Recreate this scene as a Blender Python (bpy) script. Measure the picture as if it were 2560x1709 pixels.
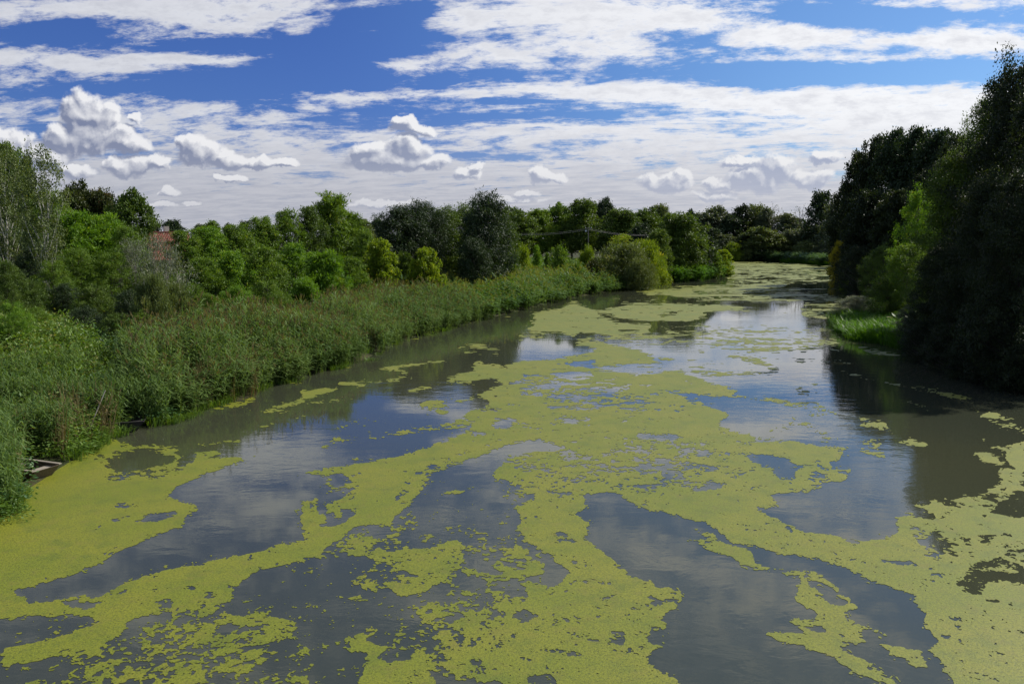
import bpy, math, random
import numpy as np
from mathutils import Vector, Matrix

SC = bpy.context.scene
for o in list(bpy.data.objects):
    bpy.data.objects.remove(o)
COL = SC.collection
R = math.radians

# ------------------------------------------------------------------ camera
CAM_H = 7.0
FPX, CX, CY, HOR = 2009.0, 1280.0, 854.5, 600.0      # photograph is 2560 x 1709, eye level on row 600
PITCH = math.atan2(CY - HOR, FPX)
cam_d = bpy.data.cameras.new("camera")
cam = bpy.data.objects.new("camera", cam_d)
COL.objects.link(cam)
cam.location = (0, 0, CAM_H)
cam.rotation_euler = (R(90) - PITCH, 0, 0)
cam_d.sensor_width = 36
cam_d.lens = FPX / 2560 * 36
cam_d.clip_start = 0.1
cam_d.clip_end = 6000
SC.camera = cam
CP, SP = math.cos(PITCH), math.sin(PITCH)

def ray(u, v):
    """direction through a pixel of the photograph, scaled to y = 1"""
    a = (np.asarray(u, float) - CX) / FPX
    b = (CY - np.asarray(v, float)) / FPX
    y = CP + b * SP
    z = b * CP - SP
    return a / y, z / y

def ground(u, v, z=0.0):
    s, t = ray(u, v)
    y = (z - CAM_H) / t
    return s * y, y

def project(x, y, z=0.0):
    zz = z - CAM_H
    d = y * CP - zz * SP
    h = zz * CP + y * SP
    return CX + FPX * x / d, CY - FPX * h / d

# ------------------------------------------------------------------ exposure
SC.view_settings.view_transform = 'Standard'
SC.view_settings.look = 'None'
SC.view_settings.gamma = 1
SC.view_settings.use_curve_mapping = False
SC.view_settings.exposure = 0.18
SC.cycles.max_bounces = 6
SC.cycles.diffuse_bounces = 3
SC.cycles.glossy_bounces = 3
SC.cycles.transmission_bounces = 3

# ------------------------------------------------------------------ sun
SUN_AZ, SUN_EL = R(62), R(42)                         # clockwise from +Y
sun_d = bpy.data.lights.new("sun", 'SUN')
sun_d.energy = 5.0
sun_d.angle = R(0.53)
sun_d.color = (1.0, 0.94, 0.85)
sun = bpy.data.objects.new("sun", sun_d)
COL.objects.link(sun)
sdir = Vector((math.sin(SUN_AZ) * math.cos(SUN_EL), math.cos(SUN_AZ) * math.cos(SUN_EL), math.sin(SUN_EL)))
sun.rotation_euler = sdir.to_track_quat('Z', 'Y').to_euler()
sun.location = sdir * 300

# ------------------------------------------------------------------ node helper
class S:
    """a socket with arithmetic"""
    def __init__(s, nt, sock): s.nt, s.s = nt, sock
    def _m(s, op, *a, clamp=False):
        n = s.nt.nodes.new('ShaderNodeMath'); n.operation = op; n.use_clamp = clamp
        for i, x in enumerate((s,) + a):
            if isinstance(x, S): s.nt.links.new(x.s, n.inputs[i])
            else: n.inputs[i].default_value = x
        return S(s.nt, n.outputs[0])
    def __add__(s, o): return s._m('ADD', o)
    def __radd__(s, o): return s._m('ADD', o)
    def __mul__(s, o): return s._m('MULTIPLY', o)
    def __rmul__(s, o): return s._m('MULTIPLY', o)
    def __sub__(s, o): return s._m('SUBTRACT', o)
    def __rsub__(s, o): return (s * -1.0) + o
    def __truediv__(s, o): return s._m('DIVIDE', o)
    def max(s, o): return s._m('MAXIMUM', o)
    def min(s, o): return s._m('MINIMUM', o)
    def clamp(s): return s._m('ADD', 0.0, clamp=True)
    def exp(s): return s._m('EXPONENT')
    def pow(s, o): return s._m('POWER', o)
    def mad(s, a, b): return s._m('MULTIPLY_ADD', a, b)
    def step(s, lo, hi, to0=0.0, to1=1.0, smooth=True):
        n = s.nt.nodes.new('ShaderNodeMapRange')
        n.interpolation_type = 'SMOOTHSTEP' if smooth else 'LINEAR'
        s.nt.links.new(s.s, n.inputs['Value'])
        for k, x in (('From Min', lo), ('From Max', hi), ('To Min', to0), ('To Max', to1)):
            if isinstance(x, S): s.nt.links.new(x.s, n.inputs[k])
            else: n.inputs[k].default_value = x
        return S(s.nt, n.outputs[0])

def vec(nt, x, y, z=0.0):
    n = nt.nodes.new('ShaderNodeCombineXYZ')
    for i, a in enumerate((x, y, z)):
        if isinstance(a, S): nt.links.new(a.s, n.inputs[i])
        else: n.inputs[i].default_value = a
    return S(nt, n.outputs[0])

def vmath(nt, op, *a):
    n = nt.nodes.new('ShaderNodeVectorMath'); n.operation = op
    for i, x in enumerate(a):
        if isinstance(x, S): nt.links.new(x.s, n.inputs[i])
        elif isinstance(x, (int, float)): n.inputs[i].default_value = (x, x, x)
        else: n.inputs[i].default_value = x
    return S(nt, n.outputs['Value'] if op in ('LENGTH', 'DOT_PRODUCT') else n.outputs[0])

def noise(nt, v, scale, detail=4, rough=0.5, dist=0.0, color=False, dims='3D'):
    n = nt.nodes.new('ShaderNodeTexNoise'); n.noise_dimensions = dims
    nt.links.new(v.s, n.inputs['Vector'])
    n.inputs['Scale'].default_value = scale
    n.inputs['Detail'].default_value = detail
    n.inputs['Roughness'].default_value = rough
    n.inputs['Distortion'].default_value = dist
    return S(nt, n.outputs['Color' if color else 'Fac'])

def mixc(nt, f, a, b, kind='MIX'):
    n = nt.nodes.new('ShaderNodeMix'); n.data_type = 'RGBA'; n.blend_type = kind
    n.clamp_factor = True
    ins = [n.inputs['Factor'], [i for i in n.inputs if i.name == 'A' and i.type == 'RGBA'][0],
           [i for i in n.inputs if i.name == 'B' and i.type == 'RGBA'][0]]
    ins[0] = [i for i in n.inputs if i.name == 'Factor' and i.type == 'VALUE'][0]
    for sk, x in zip(ins, (f, a, b)):
        if isinstance(x, S): nt.links.new(x.s, sk)
        elif isinstance(x, (int, float)): sk.default_value = x
        else: sk.default_value = (x[0], x[1], x[2], 1)
    return S(nt, [o for o in n.outputs if o.type == 'RGBA'][0])

# ------------------------------------------------------------------ world: Nishita sky with cloud layers
world = bpy.data.worlds.new("World")
SC.world = world
world.use_nodes = True
wt = world.node_tree
wt.nodes.clear()
STR = 0.1
K = 0.90 / STR
sky = wt.nodes.new('ShaderNodeTexSky')
sky.sky_type = 'NISHITA'
sky.sun_disc = False
sky.sun_elevation = SUN_EL
sky.sun_rotation = SUN_AZ
sky.air_density = 1.0
sky.dust_density = 0.6
sky.ozone_density = 2.2
tc = wt.nodes.new('ShaderNodeTexCoord')
D = S(wt, tc.outputs['Generated'])
sep = wt.nodes.new('ShaderNodeSeparateXYZ'); wt.links.new(D.s, sep.inputs[0])
dx, dy, dz = (S(wt, sep.outputs[i]) for i in range(3))
skyc = S(wt, sky.outputs[0])
# deeper polarised blue away from the sun, paler towards it
sunward = vmath(wt, 'DOT_PRODUCT', D, tuple(sdir))
blue = mixc(wt, 1.0, skyc, (0.25, 0.385, 0.78), 'MULTIPLY')
blue2 = mixc(wt, 1.0, skyc, (0.47, 0.68, 0.95), 'MULTIPLY')
base = mixc(wt, sunward.step(0.30, 0.75), blue, blue2)

# azimuth / elevation plane at infinity
ys = dy.max(0.08)
sx = dx / ys
tz = dz / ys
inv = dz.max(0.0) + 0.09
qx, qy = dx / inv, dy / inv
# rows of the high cloud sheet run from far left to near right
e1, e2 = (-0.955, 0.297), (0.297, 0.955)
qa = qx * e1[0] + qy * e1[1]
qb = qx * e2[0] + qy * e2[1]
Q = vec(wt, qa * 0.5, qb * 0.95, 0.0)
wv = noise(wt, Q, 1.1, 2, 0.5, color=True)
Qw = vmath(wt, 'ADD', Q, vmath(wt, 'SCALE', vmath(wt, 'SUBTRACT', wv, (0.5, 0.5, 0.5)), 1.0))
Qw.s.node.inputs[1].links[0].from_node.inputs['Scale'].default_value = 0.6
n1 = noise(wt, Qw, 1.7, 4, 0.60)
Q2 = vmath(wt, 'ADD', vec(wt, qa * 0.85, qb * 1.5, 3.1), vmath(wt, 'SCALE', wv, 1.0))
n2 = noise(wt, Q2, 3.3, 6, 0.72)
Q3 = vec(wt, sx * 1.0, tz * 2.6, 0.0)
n3 = noise(wt, Q3, 27.0, 5, 0.68)
sheet = n1 * 0.32 + n2 * 0.40 + n3 * 0.28
cov = tz.step(0.05, 0.15, 0.15, 0.012, smooth=False)
def blob(u, v, ru, rv, amt):
    s0, t0 = ray(u, v)
    su, sv = ru / 2025.0, rv / 2025.0
    P = vec(wt, (sx - float(s0)) * (1 / su), (tz - float(t0)) * (1 / sv))
    L = vmath(wt, 'DOT_PRODUCT', P, P)
    return (L * -1.0).exp() * amt
PATCHES = [
 (900, 185, 300, 60, -.15), (960, 70, 130, 60, -.17), (560, 118, 260, 24, -.12), (560, 215, 180, 30, -.14), (150, 75, 130, 26, -.14), (330, 55, 60, 12, -.08), (250, 225, 330, 20, -.10),
 (200, 15, 130, 30, .10), (480, 25, 220, 34, .13), (640, 60, 70, 16, .08), (130, 150, 330, 24, .12), (520, 150, 130, 14, .08), (25, 45, 60, 24, .10), (0, 205, 120, 12, .08),
 (1450, 50, 300, 70, .13), (1150, 60, 90, 20, .08), (920, 10, 60, 12, .10), (925, 78, 45, 9, .10), (1010, 165, 200, 22, .13), (1120, 120, 130, 16, .10), (1250, 145, 140, 14, .08), (870, 245, 150, 12, .08), (1000, 235, 220, 12, .06),
 (1730, 95, 110, 26, -.11), (1430, 150, 120, 12, -.06), (2110, 30, 130, 46, -.15), (2280, 40, 300, 16, -.10), (1920, 165, 260, 16, -.12), (2130, 195, 330, 18, -.13), (2330, 170, 130, 14, -.12),
 (1950, 90, 110, 34, .10), (2200, 92, 380, 24, .12), (2010, 150, 220, 14, .12), (2180, 10, 110, 12, .10), (1700, 60, 90, 20, .06), (2450, 110, 140, 16, .08),
 (1350, 255, 130, 10, -.09), (1480, 290, 190, 12, -.08), (1260, 180, 120, 10, -.08), (1810, 330, 160, 9, -.06), (1900, 215, 60, 10, -.07), (1080, 300, 60, 16, -.08), (1240, 395, 220, 12, -.07), (880, 320, 160, 14, -.05),
 (2000, 250, 560, 30, .10), (1400, 330, 420, 30, .05), (2300, 320, 400, 60, .10), (1300, 225, 260, 12, .06), (400, 290, 400, 26, .06),
]
for p in PATCHES:
    cov = cov + blob(*p)
dens = (sheet + cov)
alpha = dens.step(0.475, 0.60)
thick = dens.step(0.60, 0.80)
edge_soft = tz.step(0.0, 0.30)
lum = mixc(wt, thick * 0.6 + n3.step(0.42, 0.66) * 0.4, (0.80 * K, 0.81 * K, 0.84 * K), (0.60 * K, 0.61 * K, 0.66 * K))
lowc = mixc(wt, n2.step(0.35, 0.65), (0.37 * K, 0.385 * K, 0.46 * K), (0.56 * K, 0.56 * K, 0.60 * K))
sheetc = mixc(wt, tz.step(0.02, 0.17), lowc, lum)
warm = sx.step(-0.55, 0.5)
bright = mixc(wt, warm, (0.86, 0.87, 0.90), (1.18, 1.17, 1.15))
sheetc = mixc(wt, 1.0, sheetc, bright, 'MULTIPLY')
base = mixc(wt, alpha * 0.96, base, sheetc)
# cumulus heaps low over the land: union of soft discs, broken up by noise, each with a flat base
CUM = [ # u, v, ru, rv
 (225, 338, 108, 58), (205, 278, 60, 58), (255, 300, 56, 46), (310, 352, 72, 40), (150, 340, 50, 42), (345, 300, 28, 20),
 (15, 365, 95, 52), (110, 395, 80, 44), (185, 432, 70, 30),
 (330, 416, 90, 30), (392, 408, 40, 30),
 (500, 385, 74, 46), (470, 360, 40, 28), (570, 402, 66, 28), (650, 405, 50, 20), (710, 412, 42, 14),
 (965, 394, 132, 38), (1020, 370, 66, 36), (925, 375, 60, 30), (1085, 400, 44, 24),
 (1030, 324, 66, 20), (1010, 308, 36, 22),
 (1165, 430, 44, 24), (1190, 412, 24, 14),
 (1350, 436, 36, 28), (1385, 442, 36, 20),
 (1665, 456, 82, 32), (1690, 440, 52, 28),
 (1890, 446, 104, 38), (1945, 420, 60, 38), (2030, 446, 70, 30), (1800, 458, 50, 20), (1860, 400, 70, 16),
 (2064, 390, 42, 24),
 (425, 478, 30, 15), (405, 512, 44, 12), (475, 512, 30, 9), (575, 446, 48, 12), (1318, 482, 34, 12),
 (1790, 488, 60, 16), (1290, 502, 80, 13), (960, 507, 110, 12),
]
def build_field():
    g = bpy.data.node_groups.new("cumulus_field", 'ShaderNodeTree')
    g.interface.new_socket("P", in_out='INPUT', socket_type='NodeSocketVector')
    g.interface.new_socket("F", in_out='OUTPUT', socket_type='NodeSocketFloat')
    gi = g.nodes.new('NodeGroupInput'); go = g.nodes.new('NodeGroupOutput')
    P = S(g, gi.outputs[0])
    nz = noise(g, P, 24.0, 6, 0.62, color=True)
    w = vmath(g, 'SCALE', vmath(g, 'SUBTRACT', nz, (0.5, 0.5, 0.5)), 1.0)
    w.s.node.inputs['Scale'].default_value = 0.038
    # cauliflower edge
    vor = g.nodes.new('ShaderNodeTexVoronoi'); vor.feature = 'SMOOTH_F1'
    Pv = vmath(g, 'ADD', P, w); g.links.new(Pv.s, vor.inputs['Vector']); vor.inputs['Scale'].default_value = 75.0
    vor.inputs['Smoothness'].default_value = 0.7
    vd = S(g, vor.outputs['Distance'])
    Pw = vmath(g, 'ADD', P, w)
    best = None
    for (u, v, ru, rv) in CUM:
        s0, t0 = ray(u, v)
        k = (2025.0 / (ru * .93), 2025.0 / (rv * .90), 0.0)
        n = g.nodes.new('ShaderNodeVectorMath'); n.operation = 'MULTIPLY_ADD'
        g.links.new(Pw.s, n.inputs[0]); n.inputs[1].default_value = k
        n.inputs[2].default_value = (-float(s0) * k[0], -float(t0) * k[1], 0)
        L = vmath(g, 'DOT_PRODUCT', S(g, n.outputs[0]), S(g, n.outputs[0]))
        # flat underside: measured from the lower edge of each disc
        best = L if best is None else best._m('SMOOTH_MIN', L, 0.22)
    F = (1.15 - best) - (vd - 0.35) * 0.55
    g.links.new(F.s, go.inputs[0])
    return g
fg = build_field()
Pst = vec(wt, sx, tz, 0.0)
def field(P):
    n = wt.nodes.new('ShaderNodeGroup'); n.node_tree = fg
    wt.links.new(P.s, n.inputs[0])
    return S(wt, n.outputs[0])
F0 = field(Pst)
F1 = field(vmath(wt, 'ADD', Pst, (0.0048, 0.0062, 0.0)))
ca = (F0 + (n3 - 0.5) * 0.45).step(-0.06, 0.52)
front = dy.step(0.10, 0.25)
ca = ca * front
relief = (F0 - F1) * 2.1
lit = (relief + (n3 - 0.5) * 0.5 - F0.step(0.05, 0.75) * (warm * 0.45 + 0.12)).step(-0.55, 0.85, smooth=False)
cshade = mixc(wt, warm, (0.19 * K, 0.225 * K, 0.35 * K), (0.36 * K, 0.41 * K, 0.56 * K))
clight = mixc(wt, warm, (0.86 * K, 0.86 * K, 0.88 * K), (0.90 * K, 0.90 * K, 0.91 * K))
cumc = mixc(wt, lit, cshade, clight)
cumc = mixc(wt, tz.step(0.10, 0.02) * 0.5, cumc, sheetc)
base = mixc(wt, ca * 0.97, base, cumc)
# low horizon veil
veil = tz.step(0.0, 0.16, 0.42, 0.0)
base = mixc(wt, veil, base, (0.52 * K, 0.535 * K, 0.59 * K))
bg = wt.nodes.new('ShaderNodeBackground'); bg.inputs['Strength'].default_value = STR
wt.links.new(base.s, bg.inputs['Color'])
wo = wt.nodes.new('ShaderNodeOutputWorld'); wt.links.new(bg.outputs[0], wo.inputs[0])
world.cycles.sampling_method = 'MANUAL'
world.cycles.sample_map_resolution = 512

# ================================================================== helpers for things
rng = np.random.default_rng(7)

def tag(o, label=None, cat=None, group=None, kind=None):
    if label: o['label'] = label
    if cat: o['category'] = cat
    if group: o['group'] = group
    if kind: o['kind'] = kind
    return o

def link(name, data, parent=None, mat=None):
    o = bpy.data.objects.new(name, data)
    COL.objects.link(o)
    if parent is not None: o.parent = parent
    if mat is not None and data is not None:
        if len(data.materials) == 0: data.materials.append(None)
        o.material_slots[0].link = 'OBJECT'
        o.material_slots[0].material = mat
    return o

def empty(name, loc=(0, 0, 0), rz=0.0):
    o = bpy.data.objects.new(name, None); COL.objects.link(o)
    o.location = loc; o.rotation_euler = (0, 0, rz); o.empty_display_size = 0.3
    return o

def mesh_np(name, verts, faces=None, counts=None, loops=None, tint=None, smooth=False):
    """verts (n,3); faces (m,k) or flat loops + counts; tint = per-face float"""
    me = bpy.data.meshes.new(name)
    verts = np.ascontiguousarray(verts, dtype=np.float32)
    if faces is not None:
        faces = np.asarray(faces, dtype=np.int32)
        counts = np.full(len(faces), faces.shape[1], dtype=np.int32)
        loops = faces.ravel()
    loops = np.ascontiguousarray(loops, dtype=np.int32)
    starts = np.zeros(len(counts), dtype=np.int32); starts[1:] = np.cumsum(counts)[:-1]
    me.vertices.add(len(verts)); me.vertices.foreach_set('co', verts.ravel())
    me.loops.add(len(loops)); me.loops.foreach_set('vertex_index', loops)
    me.polygons.add(len(counts)); me.polygons.foreach_set('loop_start', starts)
    me.polygons.foreach_set('loop_total', np.asarray(counts, dtype=np.int32))
    me.polygons.foreach_set('use_smooth', np.full(len(counts), smooth, dtype=bool))
    if tint is not None:
        a = me.attributes.new('tint', 'FLOAT', 'FACE')
        a.data.foreach_set('value', np.ascontiguousarray(tint, dtype=np.float32))
    me.update(calc_edges=True)
    return me

def smooth(x, a, b):
    t = np.clip((np.asarray(x, float) - a) / (b - a), 0, 1)
    return t * t * (3 - 2 * t)

_lat = np.random.default_rng(3).random((256, 256)).astype(np.float32)
def vnoise(x, y):
    xi = np.floor(x).astype(np.int64); yi = np.floor(y).astype(np.int64)
    fx = x - xi; fy = y - yi
    fx = fx * fx * (3 - 2 * fx); fy = fy * fy * (3 - 2 * fy)
    a = _lat[xi & 255, yi & 255]; b = _lat[(xi + 1) & 255, yi & 255]
    c = _lat[xi & 255, (yi + 1) & 255]; d = _lat[(xi + 1) & 255, (yi + 1) & 255]
    return a + (b - a) * fx + (c - a) * fy + (a - b - c + d) * fx * fy
def fbm(x, y, octs, seed=0.0):
    """octs: list of (cell size, weight)"""
    t = 0; W = 0
    for i, (s, w) in enumerate(octs):
        c, q = math.cos(.7 * i + 1), math.sin(.7 * i + 1)
        t = t + w * vnoise((x * c + y * q) / s + seed + 17.3 * i, (-x * q + y * c) / s + 5.1 * seed + 41.7 * i)
        W = W + w
    return t / W

def principled(name, rough=0.6, spec=0.3):
    m = bpy.data.materials.new(name); m.use_nodes = True
    nt = m.node_tree; b = nt.nodes['Principled BSDF']
    b.inputs['Roughness'].default_value = rough
    b.inputs['Specular IOR Level'].default_value = spec
    return m, nt, b

def simple_mat(name, c1, c2, scale=6.0, rough=0.8, bump=0.3, stretch=(1, 1, 1)):
    m, nt, b = principled(name, rough, 0.3)
    tcn = nt.nodes.new('ShaderNodeTexCoord')
    v = vmath(nt, 'MULTIPLY', S(nt, tcn.outputs['Object']), stretch)
    f = noise(nt, v, scale, 6, 0.65)
    c = mixc(nt, f.step(0.3, 0.7), c1, c2)
    nt.links.new(c.s, b.inputs['Base Color'])
    bn = nt.nodes.new('ShaderNodeBump'); bn.inputs['Strength'].default_value = bump
    bn.inputs['Distance'].default_value = 0.02
    nt.links.new(f.s, bn.inputs['Height']); nt.links.new(bn.outputs[0], b.inputs['Normal'])
    return m

def leaf_mat(name, ca, cb, cc=None, transl=0.4, rough=0.5, spec=0.25, tcol=None):
    """foliage: leaves vary from face to face, and light passes through them"""
    m, nt, b = principled(name, rough, spec)
    at = nt.nodes.new('ShaderNodeAttribute'); at.attribute_name = 'tint'
    t = S(nt, at.outputs['Fac'])
    oi = nt.nodes.new('ShaderNodeObjectInfo')
    tt = t + S(nt, oi.outputs['Random']).mad(0.16, -0.08)
    c = mixc(nt, tt.step(0.0, 0.75, smooth=False), ca, cb)
    if cc is not None:
        c = mixc(nt, tt.step(0.80, 0.97), c, cc)
    nt.links.new(c.s, b.inputs['Base Color'])
    tr = nt.nodes.new('ShaderNodeBsdfTranslucent')
    tcx = mixc(nt, 1.0, c, tcol or (1.25, 1.2, 0.35), 'MULTIPLY')
    nt.links.new(tcx.s, tr.inputs['Color'])
    mx = nt.nodes.new('ShaderNodeMixShader'); mx.inputs[0].default_value = transl
    out = nt.nodes['Material Output']
    nt.links.new(b.outputs[0], mx.inputs[1]); nt.links.new(tr.outputs[0], mx.inputs[2])
    nt.links.new(mx.outputs[0], out.inputs['Surface'])
    return m

# ================================================================== the river outline (metres, from the photograph)
_left = [(0,1295),(40,1262),(75,1225),(100,1206),(150,1168),(212,1125),(262,1100),(290,1080),(330,1062),(408,1062),(484,1024),(530,1010),
         (615,998),(653,961),(717,957),(790,931),(853,916),(913,897),(981,863),(1032,846),(1109,825),(1177,808),(1238,791),
         (1318,772),(1395,753),(1460,739),(1536,728),(1582,719),(1600,710),(1640,707),(1690,706),(1747,702),(1801,691),(1822,678),(1829,664),(1831,653.5)]
_right = [(1900,653.5),(1960,655),(2010,658.5),(2050,662),(2090,667),(2108,674),(2113,691),(2122,720),(2114,754),(2106,780),(2100,806),
          (2113,829),(2150,848),(2194,856),(2251,862),(2290,900),(2380,935),(2560,975)]
RIVER = [(-19, -60), (-17, -15), (-15.2, 5), (-14.2, 14)]
RIVER += [tuple(float(a) for a in ground(u, v)) for u, v in _left]
RIVER += [tuple(float(a) for a in ground(u, v)) for u, v in _right]
RIVER += [(27.5, 30), (30.5, 18), (33, 6), (36, -15), (38, -60)]
RIV = np.array(RIVER)
NL = 4 + len(_left)                        # vertices of the left bank

def seg_dist(px, py, pts, closed=True):
    d = np.full(px.shape, 1e9)
    n = len(pts)
    for i in range(n if closed else n - 1):
        a = pts[i]; b = pts[(i + 1) % n]
        ex, ey = b[0] - a[0], b[1] - a[1]
        t = np.clip(((px - a[0]) * ex + (py - a[1]) * ey) / (ex * ex + ey * ey + 1e-12), 0, 1)
        d = np.minimum(d, np.hypot(px - a[0] - t * ex, py - a[1] - t * ey))
    return d
def inside(px, py, pts):
    c = np.zeros(px.shape, bool)
    n = len(pts)
    for i in range(n):
        x1, y1 = pts[i]; x2, y2 = pts[(i + 1) % n]
        if y1 == y2: continue
        k = ((y1 > py) != (y2 > py)) & (px < (x2 - x1) * (py - y1) / (y2 - y1) + x1)
        c ^= k
    return c

def shore(x, y):
    """signed distance to the water's edge (positive on land) and whether the left bank is nearest"""
    x = np.atleast_1d(np.asarray(x, float)); y = np.atleast_1d(np.asarray(y, float))
    dl = seg_dist(x, y, RIV[:NL], False); dr = seg_dist(x, y, RIV[NL - 1:], False)
    d = np.minimum(dl, dr)
    ins = inside(x, y, RIVER)
    return np.where(ins, -d, d), dl < dr

def height(x, y):
    x = np.atleast_1d(np.asarray(x, float)); y = np.atleast_1d(np.asarray(y, float))
    d, left = shore(x, y)
    near = smooth(y, 52, 34)
    far = smooth(y, 100, 150)
    hl = 0.05 + 0.12 * smooth(d, 0, 1.0)
    hl = hl + near * (2.3 * smooth(d, 1.5, 11)) + (1 - near) * ((3.0 - 0.6 * far) * smooth(d, 9.5, 19))
    hr = 0.06 + 0.12 * smooth(d, 0, 1.0) + 1.3 * smooth(d, 2, 12)
    h = np.where(left, hl, hr) + 0.25 * (fbm(x, y, [(6, 1), (1.7, .35)]) - .5) * smooth(d, .6, 5)
    under = -1.3 * smooth(-d, 0.0, 3.5) - 0.04
    return np.where(d > 0, h, under)
def h1(x, y): return float(height(x, y)[0])

# ---- ground sheet, finer near the banks in view
gx = np.unique(np.concatenate([np.linspace(-1500, -120, 14), np.linspace(-120, -50, 36), np.linspace(-50, 62, 170), np.linspace(62, 160, 50), np.linspace(160, 1500, 14)]))
gy = np.unique(np.concatenate([np.linspace(-300, -10, 14), np.linspace(-10, 15, 24), np.linspace(15, 110, 140), np.linspace(110, 300, 80), np.linspace(300, 3000, 16)]))
GX, GY = np.meshgrid(gx, gy)
GZ = height(GX.ravel(), GY.ravel())
nx, ny = len(gx), len(gy)
ii = np.arange(nx * ny).reshape(ny, nx)
gf = np.stack([ii[:-1, :-1], ii[:-1, 1:], ii[1:, 1:], ii[1:, :-1]], -1).reshape(-1, 4)
m_ground, nt, b = principled("bank_soil_and_grass", 0.9, 0.15)
tcn = nt.nodes.new('ShaderNodeTexCoord'); P = S(nt, tcn.outputs['Object'])
f1 = noise(nt, P, 0.35, 6, 0.6); f2 = noise(nt, P, 5.0, 6, 0.7)
c = mixc(nt, f1.step(0.38, 0.62), (0.035, 0.055, 0.014), (0.075, 0.070, 0.030))
c = mixc(nt, f2.step(0.35, 0.7), c, (0.028, 0.030, 0.014))
nt.links.new(c.s, b.inputs['Base Color'])
bn = nt.nodes.new('ShaderNodeBump'); bn.inputs['Strength'].default_value = 0.8; bn.inputs['Distance'].default_value = 0.15
nt.links.new(f2.s, bn.inputs['Height']); nt.links.new(bn.outputs[0], b.inputs['Normal'])
g = link('ground', mesh_np('ground', np.stack([GX.ravel(), GY.ravel(), GZ], -1), gf, smooth=True), mat=m_ground)
tag(g, 'grassy river banks rising from the water', kind='structure')

# ---- river water: murky green-brown body under a mirror-smooth skin with faint ripples
m_water, nt, b = principled("river_water", 0.03, 0.5)
b.inputs['IOR'].default_value = 1.5
tcn = nt.nodes.new('ShaderNodeTexCoord'); P = S(nt, tcn.outputs['Object'])
w1 = noise(nt, vmath(nt, 'MULTIPLY', P, (0.5, 1.0, 1)), 1.6, 4, 0.55, 0.6)
w2 = noise(nt, vmath(nt, 'MULTIPLY', P, (0.6, 1.0, 1)), 9.0, 3, 0.5, 0.3)
zone = noise(nt, P, 0.10, 3, 0.5)                     # calm and ruffled zones
amt = zone.step(0.40, 0.64, 0.15, 1.0)
hgt = w1 * 0.9 + w2 * 0.12
bn = nt.nodes.new('ShaderNodeBump'); bn.inputs['Distance'].default_value = 0.022
nt.links.new((amt * 0.42).s, bn.inputs['Strength'])
nt.links.new(hgt.s, bn.inputs['Height']); nt.links.new(bn.outputs[0], b.inputs['Normal'])
silt = noise(nt, P, 0.045, 4, 0.55)
c = mixc(nt, silt.step(0.35, 0.65), (0.040, 0.046, 0.030), (0.052, 0.056, 0.031))
nt.links.new(c.s, b.inputs['Base Color'])
wy = np.concatenate([np.linspace(-80, 0, 3), np.linspace(10, 300, 30)])
wme = mesh_np('water', np.array([(-80, -80, 0), (120, -80, 0), (120, 290, 0), (-80, 290, 0)]), [(0, 1, 2, 3)])
tag(link('river_water', wme, mat=m_water), 'murky still river water mirroring clouds and trees', kind='structure')

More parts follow.
